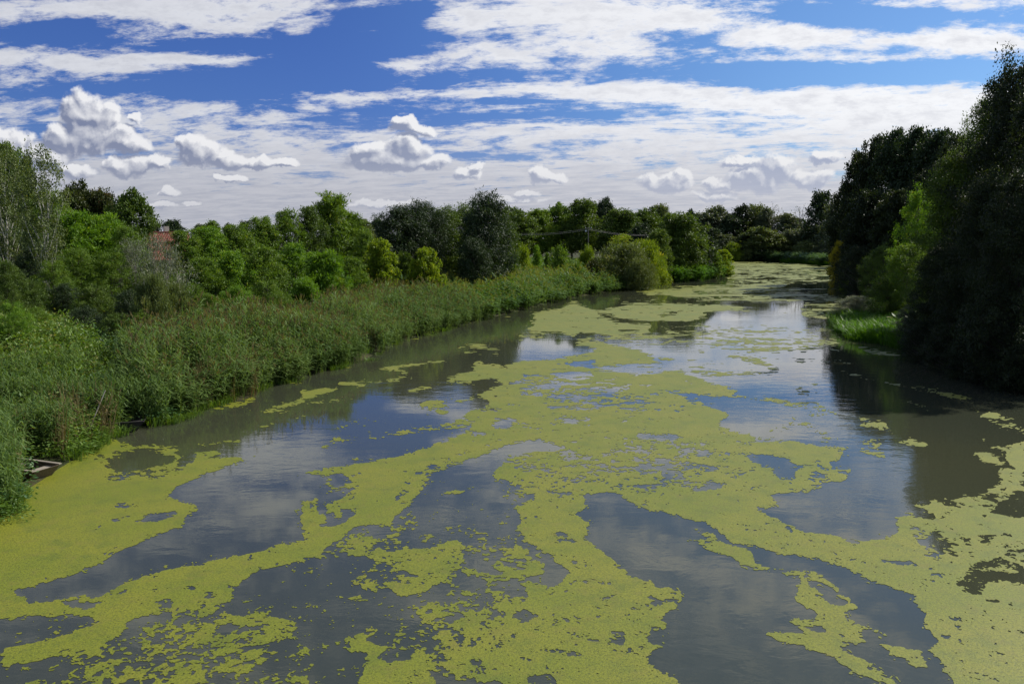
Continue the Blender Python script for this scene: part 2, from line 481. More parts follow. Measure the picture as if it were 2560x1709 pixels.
# ================================================================== duckweed mats on the water
# outlines read off the photograph in enlarged views: (origin x, origin y, scale)
CROP = {'A': (0, 1000, 2.212), 'B': (800, 1000, 2.212), 'C': (1600, 1000, 2.2115), 'D': (600, 650, 2.349), 'E': (1500, 620, 2.216), 'P': (0, 0, 1.0), 'G': (1700, 480, 5.22)}
WEED = [
# --- central mass, both lower corners
('P', .93, [(1225,1000),(1262,962),(1180,930),(1120,955),(1115,945),(1180,925),(1190,905),(1265,916),(1340,900),(1510,880),(1560,868),(1600,872),(1640,905),(1720,940),(1850,978),(1600,975),(1500,940),(1500,960),(1700,1000),(1820,1035),(1800,1060),(1830,1075),(1960,1105),(2110,1120),(2105,1160),(2110,1185),(2030,1235),(1940,1245),(1970,1280),(1900,1275),(2010,1328),(2140,1348),(2260,1335),(2245,1290),(2340,1290),(2285,1258),(2420,1235),(2500,1180),(2500,1120),(2560,1105),(2800,1090),(2800,1760),(2390,1760),(2345,1640),(2350,1610),(2305,1560),(2305,1530),(2270,1485),(2190,1455),(2060,1400),(1950,1385),(1830,1355),(1790,1330),(1750,1300),(1600,1270),(1550,1235),(1520,1225),(1470,1232),(1450,1250),(1462,1270),(1460,1300),(1440,1335),(1450,1350),(1520,1400),(1560,1450),(1660,1470),(1710,1495),(1660,1540),(1675,1570),(1660,1620),(1625,1650),(1740,1760),(0,1760),(0,1610),(250,1540),(210,1500),(300,1400),(500,1375),(780,1340),(860,1330),(960,1130),(850,1170),(790,1175),(1000,1145),(1100,1110),(1180,1080),(1250,1050)]),
# --- band from the middle to the lower left
('A', .965, [(0,1360),(100,1345),(300,1300),(480,1240),(560,1200),(350,1165),(200,1125),(340,1100),(500,1065),(640,1030),(800,970),(960,935),(1100,920),(1200,870),(1430,835),(1530,800),(1680,775),(1830,710),(1900,690),(1960,640),(1950,600),(1870,590),(1800,660),(1700,640),(1660,600),(1700,555),(1760,540),(1860,500),(1820,430),(1700,400),(1600,425),(1450,445),(1330,500),(1230,550),(1300,568),(1230,552),(1330,495),(1450,440),(1600,418),(1720,385),(1850,365),(2212,320),(2212,760),(1900,840),(1700,890),(1450,950),(1330,1010),(1250,1090),(1100,1130),(900,1170),(750,1230),(600,1330),(350,1400),(200,1450),(0,1500)]),
('A', .55, [(0,1490),(350,1390),(600,1320),(750,1220),(900,1160),(1100,1120),(1240,1150),(1300,1200),(1500,1200),(1650,1240),(1720,1300),(1920,1310),(2100,1240),(2300,1300),(2300,1700),(0,1700)]),
('A', .16, [(1240,1150),(1330,1010),(1450,950),(1750,880),(2000,870),(2212,860),(2212,930),(2010,960),(1960,1200),(1920,1310),(1720,1300),(1650,1240),(1500,1200),(1300,1200)]),
# --- left mat
('A', .985, [(-300,700),(0,640),(40,560),(100,500),(180,430),(320,370),(330,330),(420,250),(500,220),(600,215),(680,240),(640,300),(600,330),(595,370),(690,385),(760,400),(880,360),(960,330),(940,310),(860,290),(700,280),(720,255),(860,255),(960,270),(1000,310),(985,340),(1020,380),(1080,290),(1200,285),(1230,300),(1130,320),(1270,320),(1370,335),(1340,350),(1200,385),(1110,415),(1000,460),(940,500),(925,530),(960,550),(1030,570),(1095,605),(1040,630),(1020,660),(1010,690),(900,720),(780,770),(620,835),(580,880),(400,960),(200,1020),(90,1050),(130,1080),(180,1110),(340,1100),(500,1095),(345,1130),(350,1165),(240,1190),(0,1220),(-300,1240)]),
('A', 0, [(100,1055),(200,1025),(400,965),(585,887),(640,832),(780,775),(900,722),(1010,692),(1040,645),(1095,608),(1030,570),(960,552),(925,530),(945,495),(1050,445),(1200,385),(1370,335),(1650,320),(1850,330),(1850,358),(1700,395),(1600,425),(1450,445),(1330,500),(1230,550),(1300,568),(1420,560),(1440,520),(1430,480),(1600,430),(1750,430),(1820,450),(1840,500),(1750,545),(1700,560),(1655,600),(1680,640),(1760,670),(1830,710),(1780,735),(1680,775),(1600,800),(1530,800),(1430,835),(1200,870),(1100,920),(960,935),(800,970),(640,1030),(500,1065),(340,1100),(180,1110)]),
('A', .97, [(1655,600),(1690,560),(1800,545),(1850,560),(1810,600),(1800,640),(1900,600),(1960,620),(1940,660),(1840,710),(1750,665),(1680,640)]),
('A', 0, [(1710,600),(1740,560),(1800,560),(1800,610),(1760,650),(1710,625)]),
('A', .05, [(1860,610),(1900,590),(1965,610),(1930,650),(1860,680)]),
('A', .04, [(0,1222),(240,1192),(380,1175),(560,1200),(480,1240),(300,1300),(100,1345),(0,1360),(-200,1365),(-200,1230)]),
('A', .1, [(345,1105),(500,1095),(570,1100),(530,1140),(400,1140)]), ('A', .2, [(500,1060),(740,1035),(700,1050),(520,1075)]),
('A', 0, [(640,575),(700,558),(810,565),(790,580),(680,590)]), ('A', 0, [(605,662),(740,630),(720,640),(640,665)]),
('A', 0, [(750,665),(830,630),(975,615),(950,640),(830,665)]), ('A', .3, [(510,690),(570,680),(550,697)]),
('A', .25, [(830,1050),(880,1030),(870,1060)]), ('A', .25, [(1010,1045),(1080,1030),(1070,1055)]), ('A', .35, [(860,1100),(980,1085),(960,1130),(880,1120)]),
('A', .4, [(1330,880),(1390,860),(1380,885),(1340,900)]),
('A', .02, [(650,245),(720,225),(900,205),(1100,160),(1300,120),(1700,20),(1950,0),(2300,0),(2300,230),(1900,290),(1650,320),(1370,335),(1240,300),(1200,283),(1080,285),(1000,268),(860,250),(730,250)]),
('A', 0, [(600,370),(610,340),(700,325),(900,318),(955,328),(900,362),(760,387),(690,385)]),
('A', .03, [(985,345),(1000,312),(1070,292),(1050,320),(1020,360),(1000,395),(940,390)]), ('A', .5, [(590,405),(940,375),(1050,370),(1000,400),(800,440),(620,440)]),
('A', .45, [(480,300),(580,300),(600,330),(500,330)]), ('A', .45, [(640,250),(700,240),(760,260),(690,300),(620,320)]),
('A', .62, [(700,255),(860,245),(1000,262),(950,290),(700,285)]), ('A', .5, [(1050,240),(1340,215),(1320,235),(1100,255)]),
('A', .4, [(780,190),(900,160),(940,140),(880,180),(800,200)]), ('A', .6, [(1140,215),(1190,205),(1170,215)]),
('A', .02, [(1760,1580),(1850,1480),(1990,1390),(2050,1420),(2070,1500),(2030,1620)]), ('A', .2, [(1500,1310),(1900,1300),(1920,1330),(1560,1360)]),
('A', .25, [(700,1220),(860,1160),(1000,1170),(900,1230),(760,1280)]), ('A', .2, [(1160,1240),(1380,1210),(1460,1260),(1250,1330)]),
('A', .25, [(480,1400),(760,1340),(900,1440),(600,1560),(400,1500)]), ('A', .8, [(860,1568),(1000,1480),(1250,1420),(1400,1400),(1480,1420),(1400,1500),(1150,1540),(1000,1600)]),
('A', .8, [(1300,1200),(1420,1180),(1500,1210),(1700,1230),(1500,1250),(1340,1240)]), ('A', .78, [(1000,1100),(1200,1060),(1250,1130),(1180,1200),(1000,1180)]),
# --- middle
('B', .02, [(-100,0),(500,0),(640,20),(560,30),(640,55),(720,75),(850,75),(840,90),(740,110),(500,160),(390,180),(200,215),(420,205),(600,180),(760,160),(880,150),(800,180),(620,240),(450,300),(300,340),(0,368),(-100,370)]),
('B', .9, [(80,145),(200,120),(320,108),(220,130),(130,150)]), ('B', .75, [(0,265),(60,225),(140,195),(120,180),(180,175),(160,240),(60,270)]), ('B', .93, [(185,220),(390,180),(500,160),(740,128),(840,95),(880,110),(760,150),(500,180),(380,195),(260,215)]),
('B', .7, [(560,20),(700,25),(650,60),(690,70),(600,60)]),
('B', .97, [(840,215),(700,290),(450,400),(400,500),(200,700),(0,840),(-100,850),(-100,620),(0,560),(100,430),(230,460),(100,400),(300,345),(450,310),(600,255),(740,205),(860,165)]),
('B', .05, [(0,430),(60,450),(240,395),(230,480),(120,560),(60,610),(60,650),(150,670),(30,705),(0,700)]), ('B', .9, [(0,640),(40,570),(130,545),(60,610),(20,650),(60,700),(0,690)]), ('B', .7, [(60,430),(230,400),(260,470),(130,490),(60,490)]), ('B', .03, [(110,640),(130,600),(180,595),(200,615),(140,660)]), ('B', .1, [(60,410),(150,405),(130,440),(220,460),(110,480),(60,440)]),
('B', .5, [(440,470),(640,330),(760,340),(620,420),(500,500),(420,560)]),
('B', .03, [(530,540),(560,470),(640,400),(740,350),(880,300),(980,262),(1060,240),(1200,215),(1260,230),(1400,270),(1300,290),(1050,310),(980,370),(960,430),(1050,450),(1250,430),(1100,460),(1000,470),(1010,520),(1050,545),(1180,510),(1160,560),(1080,600),(1100,640),(1080,720),(1130,775),(1050,775),(900,740),(700,705),(640,700),(500,700),(400,690),(450,620),(500,590)]),
('B', .35, [(680,510),(830,478),(820,500),(700,535)]), ('B', .5, [(970,690),(1010,640),(1060,630),(1050,680),(1000,730)]), ('B', .45, [(1000,480),(1180,450),(1080,560),(1020,540)]), ('B', .3, [(540,600),(650,620),(640,700),(440,690)]),
('B', .62, [(0,840),(200,700),(400,690),(640,700),(750,770),(900,740),(1000,760),(1100,800),(1220,900),(1220,960),(1100,1010),(1180,1080),(1130,1130),(1180,1250),(900,1290),(640,1280),(560,1330),(520,1450),(560,1620),(0,1620),(270,1500),(200,1390),(160,1300),(100,1200),(60,1060),(210,1000),(300,900),(0,890)]),
('B', .14, [(-100,890),(180,860),(300,880),(200,1000),(240,1100),(500,1160),(560,1220),(400,1280),(160,1290),(60,1320),(-100,1310)]), ('B', .4, [(70,1070),(260,1080),(330,1120),(150,1140)]),
('B', .25, [(640,700),(850,690),(1000,760),(900,800),(760,770)]), ('B', .2, [(240,690),(380,690),(400,740),(300,760)]), ('B', .93, [(130,850),(200,820),(400,830),(620,800),(760,760),(800,880),(700,960),(560,1060),(450,1080),(350,1000),(400,900),(180,860)]),
('B', .3, [(360,960),(450,930),(540,960),(430,1000)]), ('B', .3, [(640,740),(740,700),(860,760),(700,770)]),
('B', .02, [(1060,775),(1130,775),(1200,830),(1290,880),(1390,945),(1370,985),(1250,1040),(1100,990),(1220,960),(1225,900),(1180,880),(1120,820)]),
('B', .95, [(1060,800),(1110,800),(1120,850),(1180,870),(1160,890),(1100,860)]), ('B', .2, [(880,890),(960,880),(1060,890),(1060,920),(900,920)]), ('B', .9, [(860,930),(1100,940),(1200,920),(1220,950),(1100,990),(900,970)]), ('B', .25, [(900,940),(1020,950),(980,965)]),
('B', .01, [(740,920),(830,960),(900,980),(940,1040),(880,1060),(790,1045),(725,990),(745,970)]),
('B', .02, [(1100,1190),(1130,1140),(1170,1180),(1200,1210),(1150,1250),(1090,1220)]), ('B', .15, [(930,1170),(980,1160),(1040,1220),(960,1230)]), ('B', .3, [(1000,1010),(1110,1020),(1130,1080),(1090,1140),(1010,1060)]),
('B', .92, [(1130,1120),(1180,1080),(1270,1045),(1350,1020),(1390,950),(1350,915),(1290,870),(1180,800),(1090,720),(1110,640),(1090,590),(1180,540),(1300,520),(1480,500),(1450,550),(1475,590),(1400,630),(1430,640),(1480,690),(1475,730),(1440,765),(1530,830),(1600,880),(1640,935),(1750,985),(1850,1030),(1950,1040),(2010,1095),(1990,1150),(1920,1190),(1935,1250),(1930,1350),(1870,1400),(1810,1440),(1900,1490),(2060,1620),(1100,1620),(1000,1540),(760,1530),(700,1490),(840,1330),(1000,1270),(1200,1240),(1190,1180)]),
('B', .985, [(1440,640),(1480,690),(1440,760),(1530,830),(1600,880),(1640,935),(1850,1030),(1700,1040),(1500,920),(1300,800),(1200,700),(1280,620)]),
('B', .3, [(1800,1090),(1960,1070),(1970,1140),(1860,1150)]), ('B', .3, [(1840,1260),(1920,1270),(1900,1370),(1830,1340)]), ('B', .2, [(1130,1430),(1200,1420),(1200,1470),(1140,1460)]), ('B', .35, [(1230,1380),(1420,1380),(1500,1440),(1300,1400)]), ('B', .3, [(1620,1290),(1680,1290),(1680,1350),(1610,1320)]), ('B', .35, [(1290,740),(1340,730),(1400,790),(1320,800)]),
('B', .1, [(840,1450),(910,1450),(900,1480),(840,1470)]), ('B', .45, [(700,1280),(1100,1300),(1050,1400),(800,1420)]), ('B', .2, [(750,1320),(830,1310),(830,1400),(770,1370)]),
('B', .9, [(160,1300),(300,1250),(370,1255),(280,1290),(260,1330),(340,1350),(420,1350),(350,1420),(390,1500),(520,1440),(560,1380),(640,1560),(650,1640),(200,1640),(300,1480),(270,1400),(200,1380)]), ('B', .1, [(260,1310),(330,1280),(420,1310),(330,1350)]), ('B', .05, [(350,1400),(380,1375),(450,1375),(530,1340),(480,1430),(360,1440)]),
('B', .04, [(-60,1420),(0,1400),(160,1370),(200,1390),(270,1400),(300,1480),(270,1520),(180,1640),(-60,1640)]), ('B', .2, [(560,1330),(640,1330),(660,1370),(700,1490),(760,1540),(1000,1560),(1050,1640),(700,1640),(580,1450)]), ('B', .03, [(1180,1550),(1240,1530),(1300,1540),(1310,1640),(1170,1640)]),
# --- middle right: streaks of open water
('B', .05, [(1520,130),(1570,135),(1620,140),(1570,150)]), ('B', .04, [(1650,198),(1700,188),(1950,190),(2030,193),(1960,215),(1800,218),(1690,212)]), ('B', .05, [(1640,237),(1750,238),(1830,270),(1890,290),(1760,272)]),
('B', .06, [(1960,250),(2050,230),(2212,300),(2300,340),(2212,362),(2100,340),(2000,290)]), ('B', .08, [(1550,460),(1680,440),(1740,402),(1785,420),(1740,460),(1700,495),(1580,490)]), ('B', .06, [(1980,470),(2030,430),(2120,430),(2212,440),(2240,490),(2130,502),(2010,495)]),
('B', .1, [(1250,108),(1400,90),(1520,98),(1440,125),(1280,125)]), ('B', .1, [(930,120),(1000,98),(1070,105),(1080,130),(1020,160),(940,150)]), ('B', .1, [(1300,160),(1340,150),(1365,170),(1330,185)]), ('B', .15, [(1640,145),(1700,140),(1690,160),(1650,158)]), ('B', .2, [(1700,150),(1750,130),(1780,150),(1730,165)]),
('B', .4, [(1000,310),(1400,260),(1420,300),(1100,370)]), ('B', .5, [(1150,440),(1500,480),(1400,520),(1200,500)]), ('B', .3, [(800,170),(900,160),(940,175),(860,185)]), ('B', .5, [(1880,380),(1960,360),(1950,410),(1880,400)]), ('B', .35, [(1480,470),(1560,390),(1640,400),(1540,450)]),
('B', .5, [(1250,150),(1500,160),(1400,240),(1260,220)]), ('B', .64, [(1000,330),(1500,280),(1900,330),(1850,520),(1500,500),(1100,480)]),
# --- upper middle
('D', .93, [(1210,715),(1290,660),(1400,650),(1560,625),(1600,605),(1750,590),(1900,575),(2100,560),(2250,535),(2130,520),(1980,505),(1955,480),(2010,460),(2100,450),(2160,470),(2180,495),(2349,525),(2349,1057),(1260,1057),(1350,1000),(1400,935),(1310,925),(1360,880),(1480,850),(1500,830),(1380,795),(1470,760),(1560,725),(1565,700),(1575,660),(1500,675),(1400,710),(1240,725)]),
('D', .03, [(1830,665),(1900,660),(2050,665),(2220,692),(2050,690),(1900,690)]), ('D', .05, [(1900,605),(2100,575),(2260,560),(2349,555),(2349,590),(2100,620),(1970,625)]), ('D', .2, [(1960,630),(2300,610),(2600,650),(2349,680),(2150,650)]),
('D', .05, [(2090,835),(2200,815),(2349,825),(2500,850),(2349,900),(2250,890),(2150,870)]), ('D', .15, [(1690,690),(1760,675),(1800,700),(1740,710)]), ('D', .2, [(1580,715),(1640,710),(1640,735),(1590,740)]),
('D', .25, [(1780,810),(1850,780),(1800,830)]), ('D', .15, [(1880,810),(1990,795),(2080,810),(1990,850),(1900,860)]), ('D', .2, [(1800,850),(1880,850),(1860,880),(1810,870)]), ('D', .3, [(1400,885),(1600,865),(1560,900),(1420,905)]),
('D', .12, [(1480,945),(1560,925),(1620,940),(1580,990),(1490,985)]), ('D', .15, [(1790,950),(1900,920),(2080,930),(1980,960),(1850,965)]), ('D', .3, [(1350,1000),(1480,990),(1440,1030),(1350,1030)]), ('D', .5, [(1650,960),(1800,940),(1790,1010),(1700,1020)]), ('D', .4, [(2150,700),(2349,730),(2349,800),(2250,780),(2120,720)]),
('D', .9, [(805,640),(880,630),(1000,615),(1080,605),(1140,590),(1200,583),(1200,592),(1130,603),(1000,625),(930,640),(980,655),(998,690),(940,712),(800,725),(700,742),(600,735),(575,720),(640,712),(800,710),(870,705),(940,680),(955,658),(880,650)]),
('D', .75, [(1265,520),(1370,490),(1440,500),(1530,522),(1530,550),(1400,560),(1250,582),(1210,580),(1290,560),(1330,530)]), ('D', .4, [(1265,518),(1380,480),(1420,485),(1300,525)]),
('D', .85, [(130,890),(200,862),(330,820),(380,790),(345,768),(450,755),(590,750),(520,775),(430,810),(330,850),(250,885),(150,902)]), ('D', .7, [(400,830),(540,815),(680,803),(670,820),(500,835),(430,848)]),
('D', .45, [(950,770),(1080,738),(1215,728),(1110,752),(1020,782)]), ('D', .5, [(560,975),(700,945),(800,933),(720,968)]), ('D', .6, [(1065,845),(1100,825),(1250,818),(1400,795),(1350,825),(1150,850)]), ('D', .6, [(1040,870),(1150,868),(1180,880),(1240,890),(1180,908),(1150,885)]),
('D', .6, [(690,1055),(870,1010),(1000,990),(1200,962),(1370,945),(1320,985),(1150,1000),(900,1035)]), ('D', .7, [(250,712),(300,708),(400,728),(330,730)]), ('D', .7, [(565,635),(590,622),(680,625),(620,637)]), ('D', .6, [(1000,465),(1060,458),(1040,475)]), ('D', .5, [(1460,460),(1520,455),(1500,463)]), ('D', .4, [(1640,525),(1740,520),(1700,540)]),
('D', .55, [(0,820),(120,790),(80,830),(0,850)]), ('D', .5, [(0,885),(130,890),(0,895)]), ('D', .5, [(310,935),(440,905),(360,928)]), ('D', .5, [(1500,325),(1600,320),(1560,330)]), ('D', .45, [(90,975),(220,960),(150,980)]), ('D', .4, [(600,995),(660,1000),(620,1012)]), ('D', .4, [(530,1050),(620,1020),(600,1057)]),
('P', .85, [(560,1010),(640,1000),(615,1012),(590,1016)]), ('P', .7, [(500,1023),(560,1010),(600,1014),(540,1026)]),
# --- far reach
('E', .6, [(730,73),(900,78),(1100,88),(1300,105),(1360,130),(1355,200),(1340,330),(1330,400),(1140,380),(1000,300),(800,290),(600,305),(350,310),(250,250),(180,235),(500,210),(700,205),(720,130)]),
('E', .93, [(735,80),(950,82),(1150,95),(1300,112),(1100,112),(850,100),(730,100)]), ('E', .9, [(820,140),(1000,128),(1100,135),(900,150)]), ('E', .88, [(200,240),(350,225),(500,212),(740,215),(1050,165),(1130,170),(1000,200),(800,235),(700,255),(560,275),(430,270),(300,250)]),
('E', .85, [(700,255),(900,215),(1340,225),(1340,290),(1150,275),(950,270),(760,268)]), ('E', .7, [(480,285),(700,280),(1340,290),(1335,380),(1150,365),(1000,305),(700,298)]),
('E', .05, [(0,275),(150,255),(420,275),(560,285),(600,300),(300,290),(200,310),(100,340),(0,335)]), ('E', .03, [(580,318),(600,300),(760,295),(900,320),(960,300),(1120,300),(1120,380),(1000,395),(900,385),(700,385),(620,360),(720,362)]), ('E', .1, [(510,238),(600,242),(720,240),(690,250),(560,250)]), ('E', .25, [(780,255),(900,235),(1100,205),(1200,212),(1020,232),(880,262)]), ('E', .35, [(1000,235),(1340,215),(1340,260),(1150,270)]),
('G', .1, [(720,975),(850,970),(900,980),(800,990)]), ('G', .12, [(700,1010),(950,1005),(1200,1005),(1100,1022),(800,1030)]), ('G', .1, [(840,1120),(1000,1095),(1100,1105),(1260,1125),(1500,1135),(1250,1145),(1000,1132),(860,1140)]), ('G', .1, [(1110,1072),(1250,1060),(1400,1070),(1300,1085)]), ('G', .1, [(1280,1045),(1450,1040),(1560,1055),(1400,1058)]), ('G', .08, [(620,1190),(800,1180),(950,1186),(850,1200),(660,1205)]), ('G', .25, [(1700,1030),(1950,1010),(2100,1030),(1950,1055),(1750,1050)]), ('G', .05, [(1320,1195),(1500,1185),(1800,1200),(2200,1180),(2200,1253),(1400,1253)]), ('G', .2, [(1700,1120),(1900,1090),(2150,1100),(2100,1140),(1800,1150)]), ('G', .1, [(950,985),(1100,980),(1080,995),(980,1000)]), ('G', .15, [(1250,970),(1400,965),(1430,978),(1300,985)]),
('E', .93, [(0,345),(120,335),(230,318),(470,310),(740,316),(860,345),(650,352),(590,345),(570,385),(500,400),(300,408),(270,412),(275,465),(150,490),(60,482),(0,480)]), ('P', .93, [(1330,783),(1400,768),(1430,752),(1500,778),(1520,850),(1440,842),(1400,830),(1360,838),(1310,850),(1310,835),(1340,800)]), ('P', .93, [(1440,800),(1450,785),(1520,772),(1560,760),(1720,758),(1740,770),(1640,780),(1500,790)]),
('E', .1, [(0,365),(60,358),(95,366),(60,380),(0,382)]), ('E', .1, [(310,375),(340,360),(400,350),(440,362),(380,370),(350,385)]), ('E', .1, [(60,410),(150,405),(280,412),(250,425),(120,420)]), ('D', .08, [(2090,315),(2210,308),(2150,335),(2349,350),(2400,365),(2230,360),(2110,330)]), ('D', .06, [(1960,430),(2050,422),(2150,440),(2090,455),(1970,452)]), ('D', .3, [(2200,410),(2349,400),(2349,425),(2260,425)]),
('D', .35, [(1640,420),(1790,405),(1830,430),(1680,500),(1620,490)]), ('D', .4, [(2000,460),(2349,430),(2600,440),(2500,500),(2300,500)]),
('E', .94, [(-30,530),(60,540),(160,560),(300,600),(220,605),(210,625),(150,642),(60,655),(-30,650)]), ('E', .93, [(-40,670),(150,695),(300,738),(400,762),(560,778),(700,798),(830,828),(700,822),(400,792),(200,752),(-40,712)]), ('E', .94, [(-40,765),(100,780),(250,840),(400,862),(475,888),(300,872),(150,840),(-40,830)]),
('E', .05, [(-30,730),(200,755),(500,805),(720,830),(640,870),(480,885),(300,850),(100,790),(-30,765)]),
('E', .33, [(470,500),(700,490),(830,440),(950,480),(1180,520),(1220,555),(1000,570),(800,560),(600,540)]), ('E', .28, [(340,650),(560,650),(700,690),(1000,670),(1000,690),(750,715),(560,700),(350,665)]), ('E', .4, [(690,600),(850,600),(1000,660),(1000,690),(860,640)]), ('E', .4, [(220,640),(340,628),(360,640),(280,650)]), ('E', .3, [(1050,600),(1150,590),(1140,640),(1060,630)]), ('E', .3, [(300,600),(500,610),(700,640),(600,650),(330,620)]), ('E', .22, [(330,430),(600,420),(1000,430),(1300,440),(1330,520),(1300,640),(1000,620),(700,600),(450,560)]),
('E', .48, [(800,835),(870,825),(980,830),(1080,848),(1180,848),(1260,880),(1335,920),(1150,932),(1120,905),(1060,900),(1090,950),(1140,955),(1200,990),(1320,1050),(1250,1062),(1190,1010),(1100,962),(1060,1000),(910,1032),(950,1000),(1060,972),(1075,890),(980,852)]), ('E', .5, [(1080,775),(1120,768),(1190,798),(1090,815)]), ('E', .5, [(1150,740),(1200,742),(1225,765),(1180,755)]), ('E', .5, [(830,1080),(900,1055),(1050,1060),(1130,1085),(1000,1080)]),
('E', .6, [(1300,620),(1470,640),(1400,650)]), ('E', .4, [(1280,668),(1400,690),(1560,722),(1400,706)]), ('E', .45, [(1330,690),(1500,728),(1700,762),(1850,775),(1980,815),(2110,845),(1950,835),(1800,785),(1600,755),(1400,710)]), ('E', .4, [(1690,845),(1800,870),(1900,905),(2000,965),(2100,1010),(2120,1060),(2060,1040),(1990,990),(1880,920)]), ('E', .85, [(2060,890),(2200,920),(2349,990),(2500,1040),(2500,1060),(2280,1010),(2150,960)]),
('E', .5, [(1350,520),(1500,552),(1660,590),(1700,610),(1500,585)]), ('E', .5, [(1420,950),(1590,960),(1600,975),(1450,968)]), ('E', .5, [(1500,980),(1560,985),(1640,1035),(1560,1015)]),
('C', .93, [(1420,235),(1480,215),(1560,232),(1590,250),(1480,245)]), ('C', .75, [(1195,225),(1300,215),(1340,235),(1320,262),(1365,330),(1290,305),(1200,275),(1260,268),(1310,240)]), ('C', .05, [(1225,235),(1300,232),(1290,250),(1230,255)]), ('C', .5, [(1820,150),(1900,180),(1920,230),(1900,280),(1860,230)]),
('P', .70, [(1300,935),(1600,950),(1760,1010),(1700,1040),(1450,1030),(1300,990)]), ('P', .72, [(1500,1090),(1800,1110),(1900,1180),(1700,1230),(1550,1180)]),
# --- lake of open blue and the mats right of it
('C', .02, [(570,300),(700,295),(830,330),(892,368),(850,420),(790,450),(745,430),(735,385),(650,350),(590,325)]), ('C', .02, [(1050,345),(1110,333),(1120,355),(1065,372)]), ('C', .05, [(970,340),(985,345),(1045,388),(1000,380)]), ('C', .2, [(920,400),(970,390),(975,415),(930,415)]),
('C', .0, [(720,535),(760,508),(900,517),(1000,510),(1010,470),(1130,400),(1130,370),(1250,330),(1900,300),(1990,370),(1985,440),(1900,490),(1820,530),(1700,550),(1510,572),(1520,600),(1650,655),(1480,640),(1410,655),(1430,700),(1460,745),(1400,760),(1200,770),(950,730),(830,680),(750,640),(670,605),(780,605),(828,608),(830,600),(780,568)]),
('C', .3, [(1120,495),(1190,490),(1180,508)]), ('C', .7, [(900,410),(1100,395),(1190,365),(1100,440),(1000,480)]), ('C', .0, [(1220,60),(1900,60),(1900,200),(1860,320),(1230,340),(1200,200)]),
('C', .93, [(1420,235),(1480,215),(1560,232),(1590,250),(1480,245)]), ('C', .75, [(1195,225),(1300,215),(1340,235),(1320,262),(1365,330),(1290,305),(1200,275),(1260,268),(1310,240)]), ('C', .05, [(1225,235),(1300,232),(1290,250),(1230,255)]), ('C', .4, [(1205,95),(1330,110),(1400,190),(1340,170),(1220,140)]),
('C', .0, [(2000,380),(1900,290),(1850,240),(2000,200),(2150,230),(2300,260),(2300,300),(2040,270),(2060,380)]), ('C', .94, [(1860,310),(1880,285),(1950,290),(2005,350),(1960,355),(1890,340)]), ('C', .8, [(1900,262),(2123,232),(2600,260),(2600,330),(2123,300),(2040,272)]),
('C', .1, [(1840,660),(1940,600),(2060,500),(2123,490),(2200,600),(2060,655),(1990,640),(1920,625)]), ('C', .1, [(2070,460),(2300,430),(2300,480),(2123,500)]),
('C', .68, [(1500,700),(1800,740),(2100,740),(2200,860),(2123,1010),(1900,1010),(1760,960),(1850,850),(1560,860)]), ('C', .6, [(1650,560),(1980,500),(2060,420),(1980,560),(1900,620),(1700,600)]),
('C', .08, [(1850,890),(1900,872),(2000,872),(2060,900),(1980,922),(1880,912)]), ('C', .1, [(1760,962),(1900,945),(2110,955),(2120,1000),(2000,1000),(1890,1010),(1880,1080),(1800,1068),(1750,1020)]), ('C', .12, [(1530,790),(1640,760),(1760,790),(1700,820),(1570,820)]), ('C', .1, [(1770,765),(1850,760),(1860,800),(1800,810)]), ('C', .15, [(2000,830),(2090,820),(2080,860)]), ('C', .1, [(1550,845),(1680,840),(1640,875)]), ('C', .15, [(1920,1110),(1960,1105),(1965,1125),(1925,1125)]), ('C', .25, [(1640,1160),(1790,1220),(1780,1230),(1640,1190)]), ('C', .25, [(1890,1240),(2123,1290),(2123,1320),(1900,1265)]), ('C', .25, [(1760,1350),(1820,1375),(1810,1390)]), ('C', .2, [(1690,575),(1790,572),(1780,590),(1700,585)]), ('C', .2, [(1600,960),(1670,955),(1600,975)]),
('C', .03, [(1300,872),(1400,882),(1500,888),(1530,920),(1440,912),(1340,892)]), ('C', .2, [(1500,690),(1560,720),(1520,725)]), ('C', .45, [(800,690),(900,720),(880,745),(800,720)]), ('C', .35, [(1130,775),(1220,790),(1190,800)]),
# --- lower right: channel with its islands
('C', 0, [(-60,590),(150,620),(330,660),(400,700),(450,760),(500,790),(620,820),(760,870),(940,880),(1100,940),(1250,1000),(1400,1050),(1480,1080),(1560,1170),(1570,1270),(1600,1310),(1660,1350),(1650,1400),(1680,1470),(1740,1510),(1770,1700),(420,1700),(280,1568),(150,1490),(40,1440),(100,1400),(160,1350),(165,1250),(150,1190),(220,1150),(240,1095),(180,1040),(80,1030),(-60,980),(-160,880),(-240,800),(-330,770),(-290,740),(-290,690),(-340,640),(-280,590),(-320,540),(-290,510),(-230,545),(-160,510),(-100,520)]),
('C', .95, [(300,800),(380,800),(400,770),(310,715),(400,745),(455,790),(540,820),(600,850),(620,890),(740,930),(900,930),(980,945),(1050,975),(1080,1010),(1120,1060),(1200,1140),(1150,1160),(1130,1190),(1200,1240),(1260,1340),(1200,1360),(1120,1370),(1200,1440),(1300,1480),(1400,1510),(1560,1640),(1460,1640),(1380,1568),(1200,1500),(1080,1420),(940,1370),(800,1340),(710,1300),(720,1275),(830,1290),(940,1290),(900,1250),(840,1210),(880,1180),(960,1200),(1025,1215),(950,1160),(880,1120),(865,1080),(880,1000),(900,960),(820,965),(700,930),(560,900),(500,860),(400,835)]),
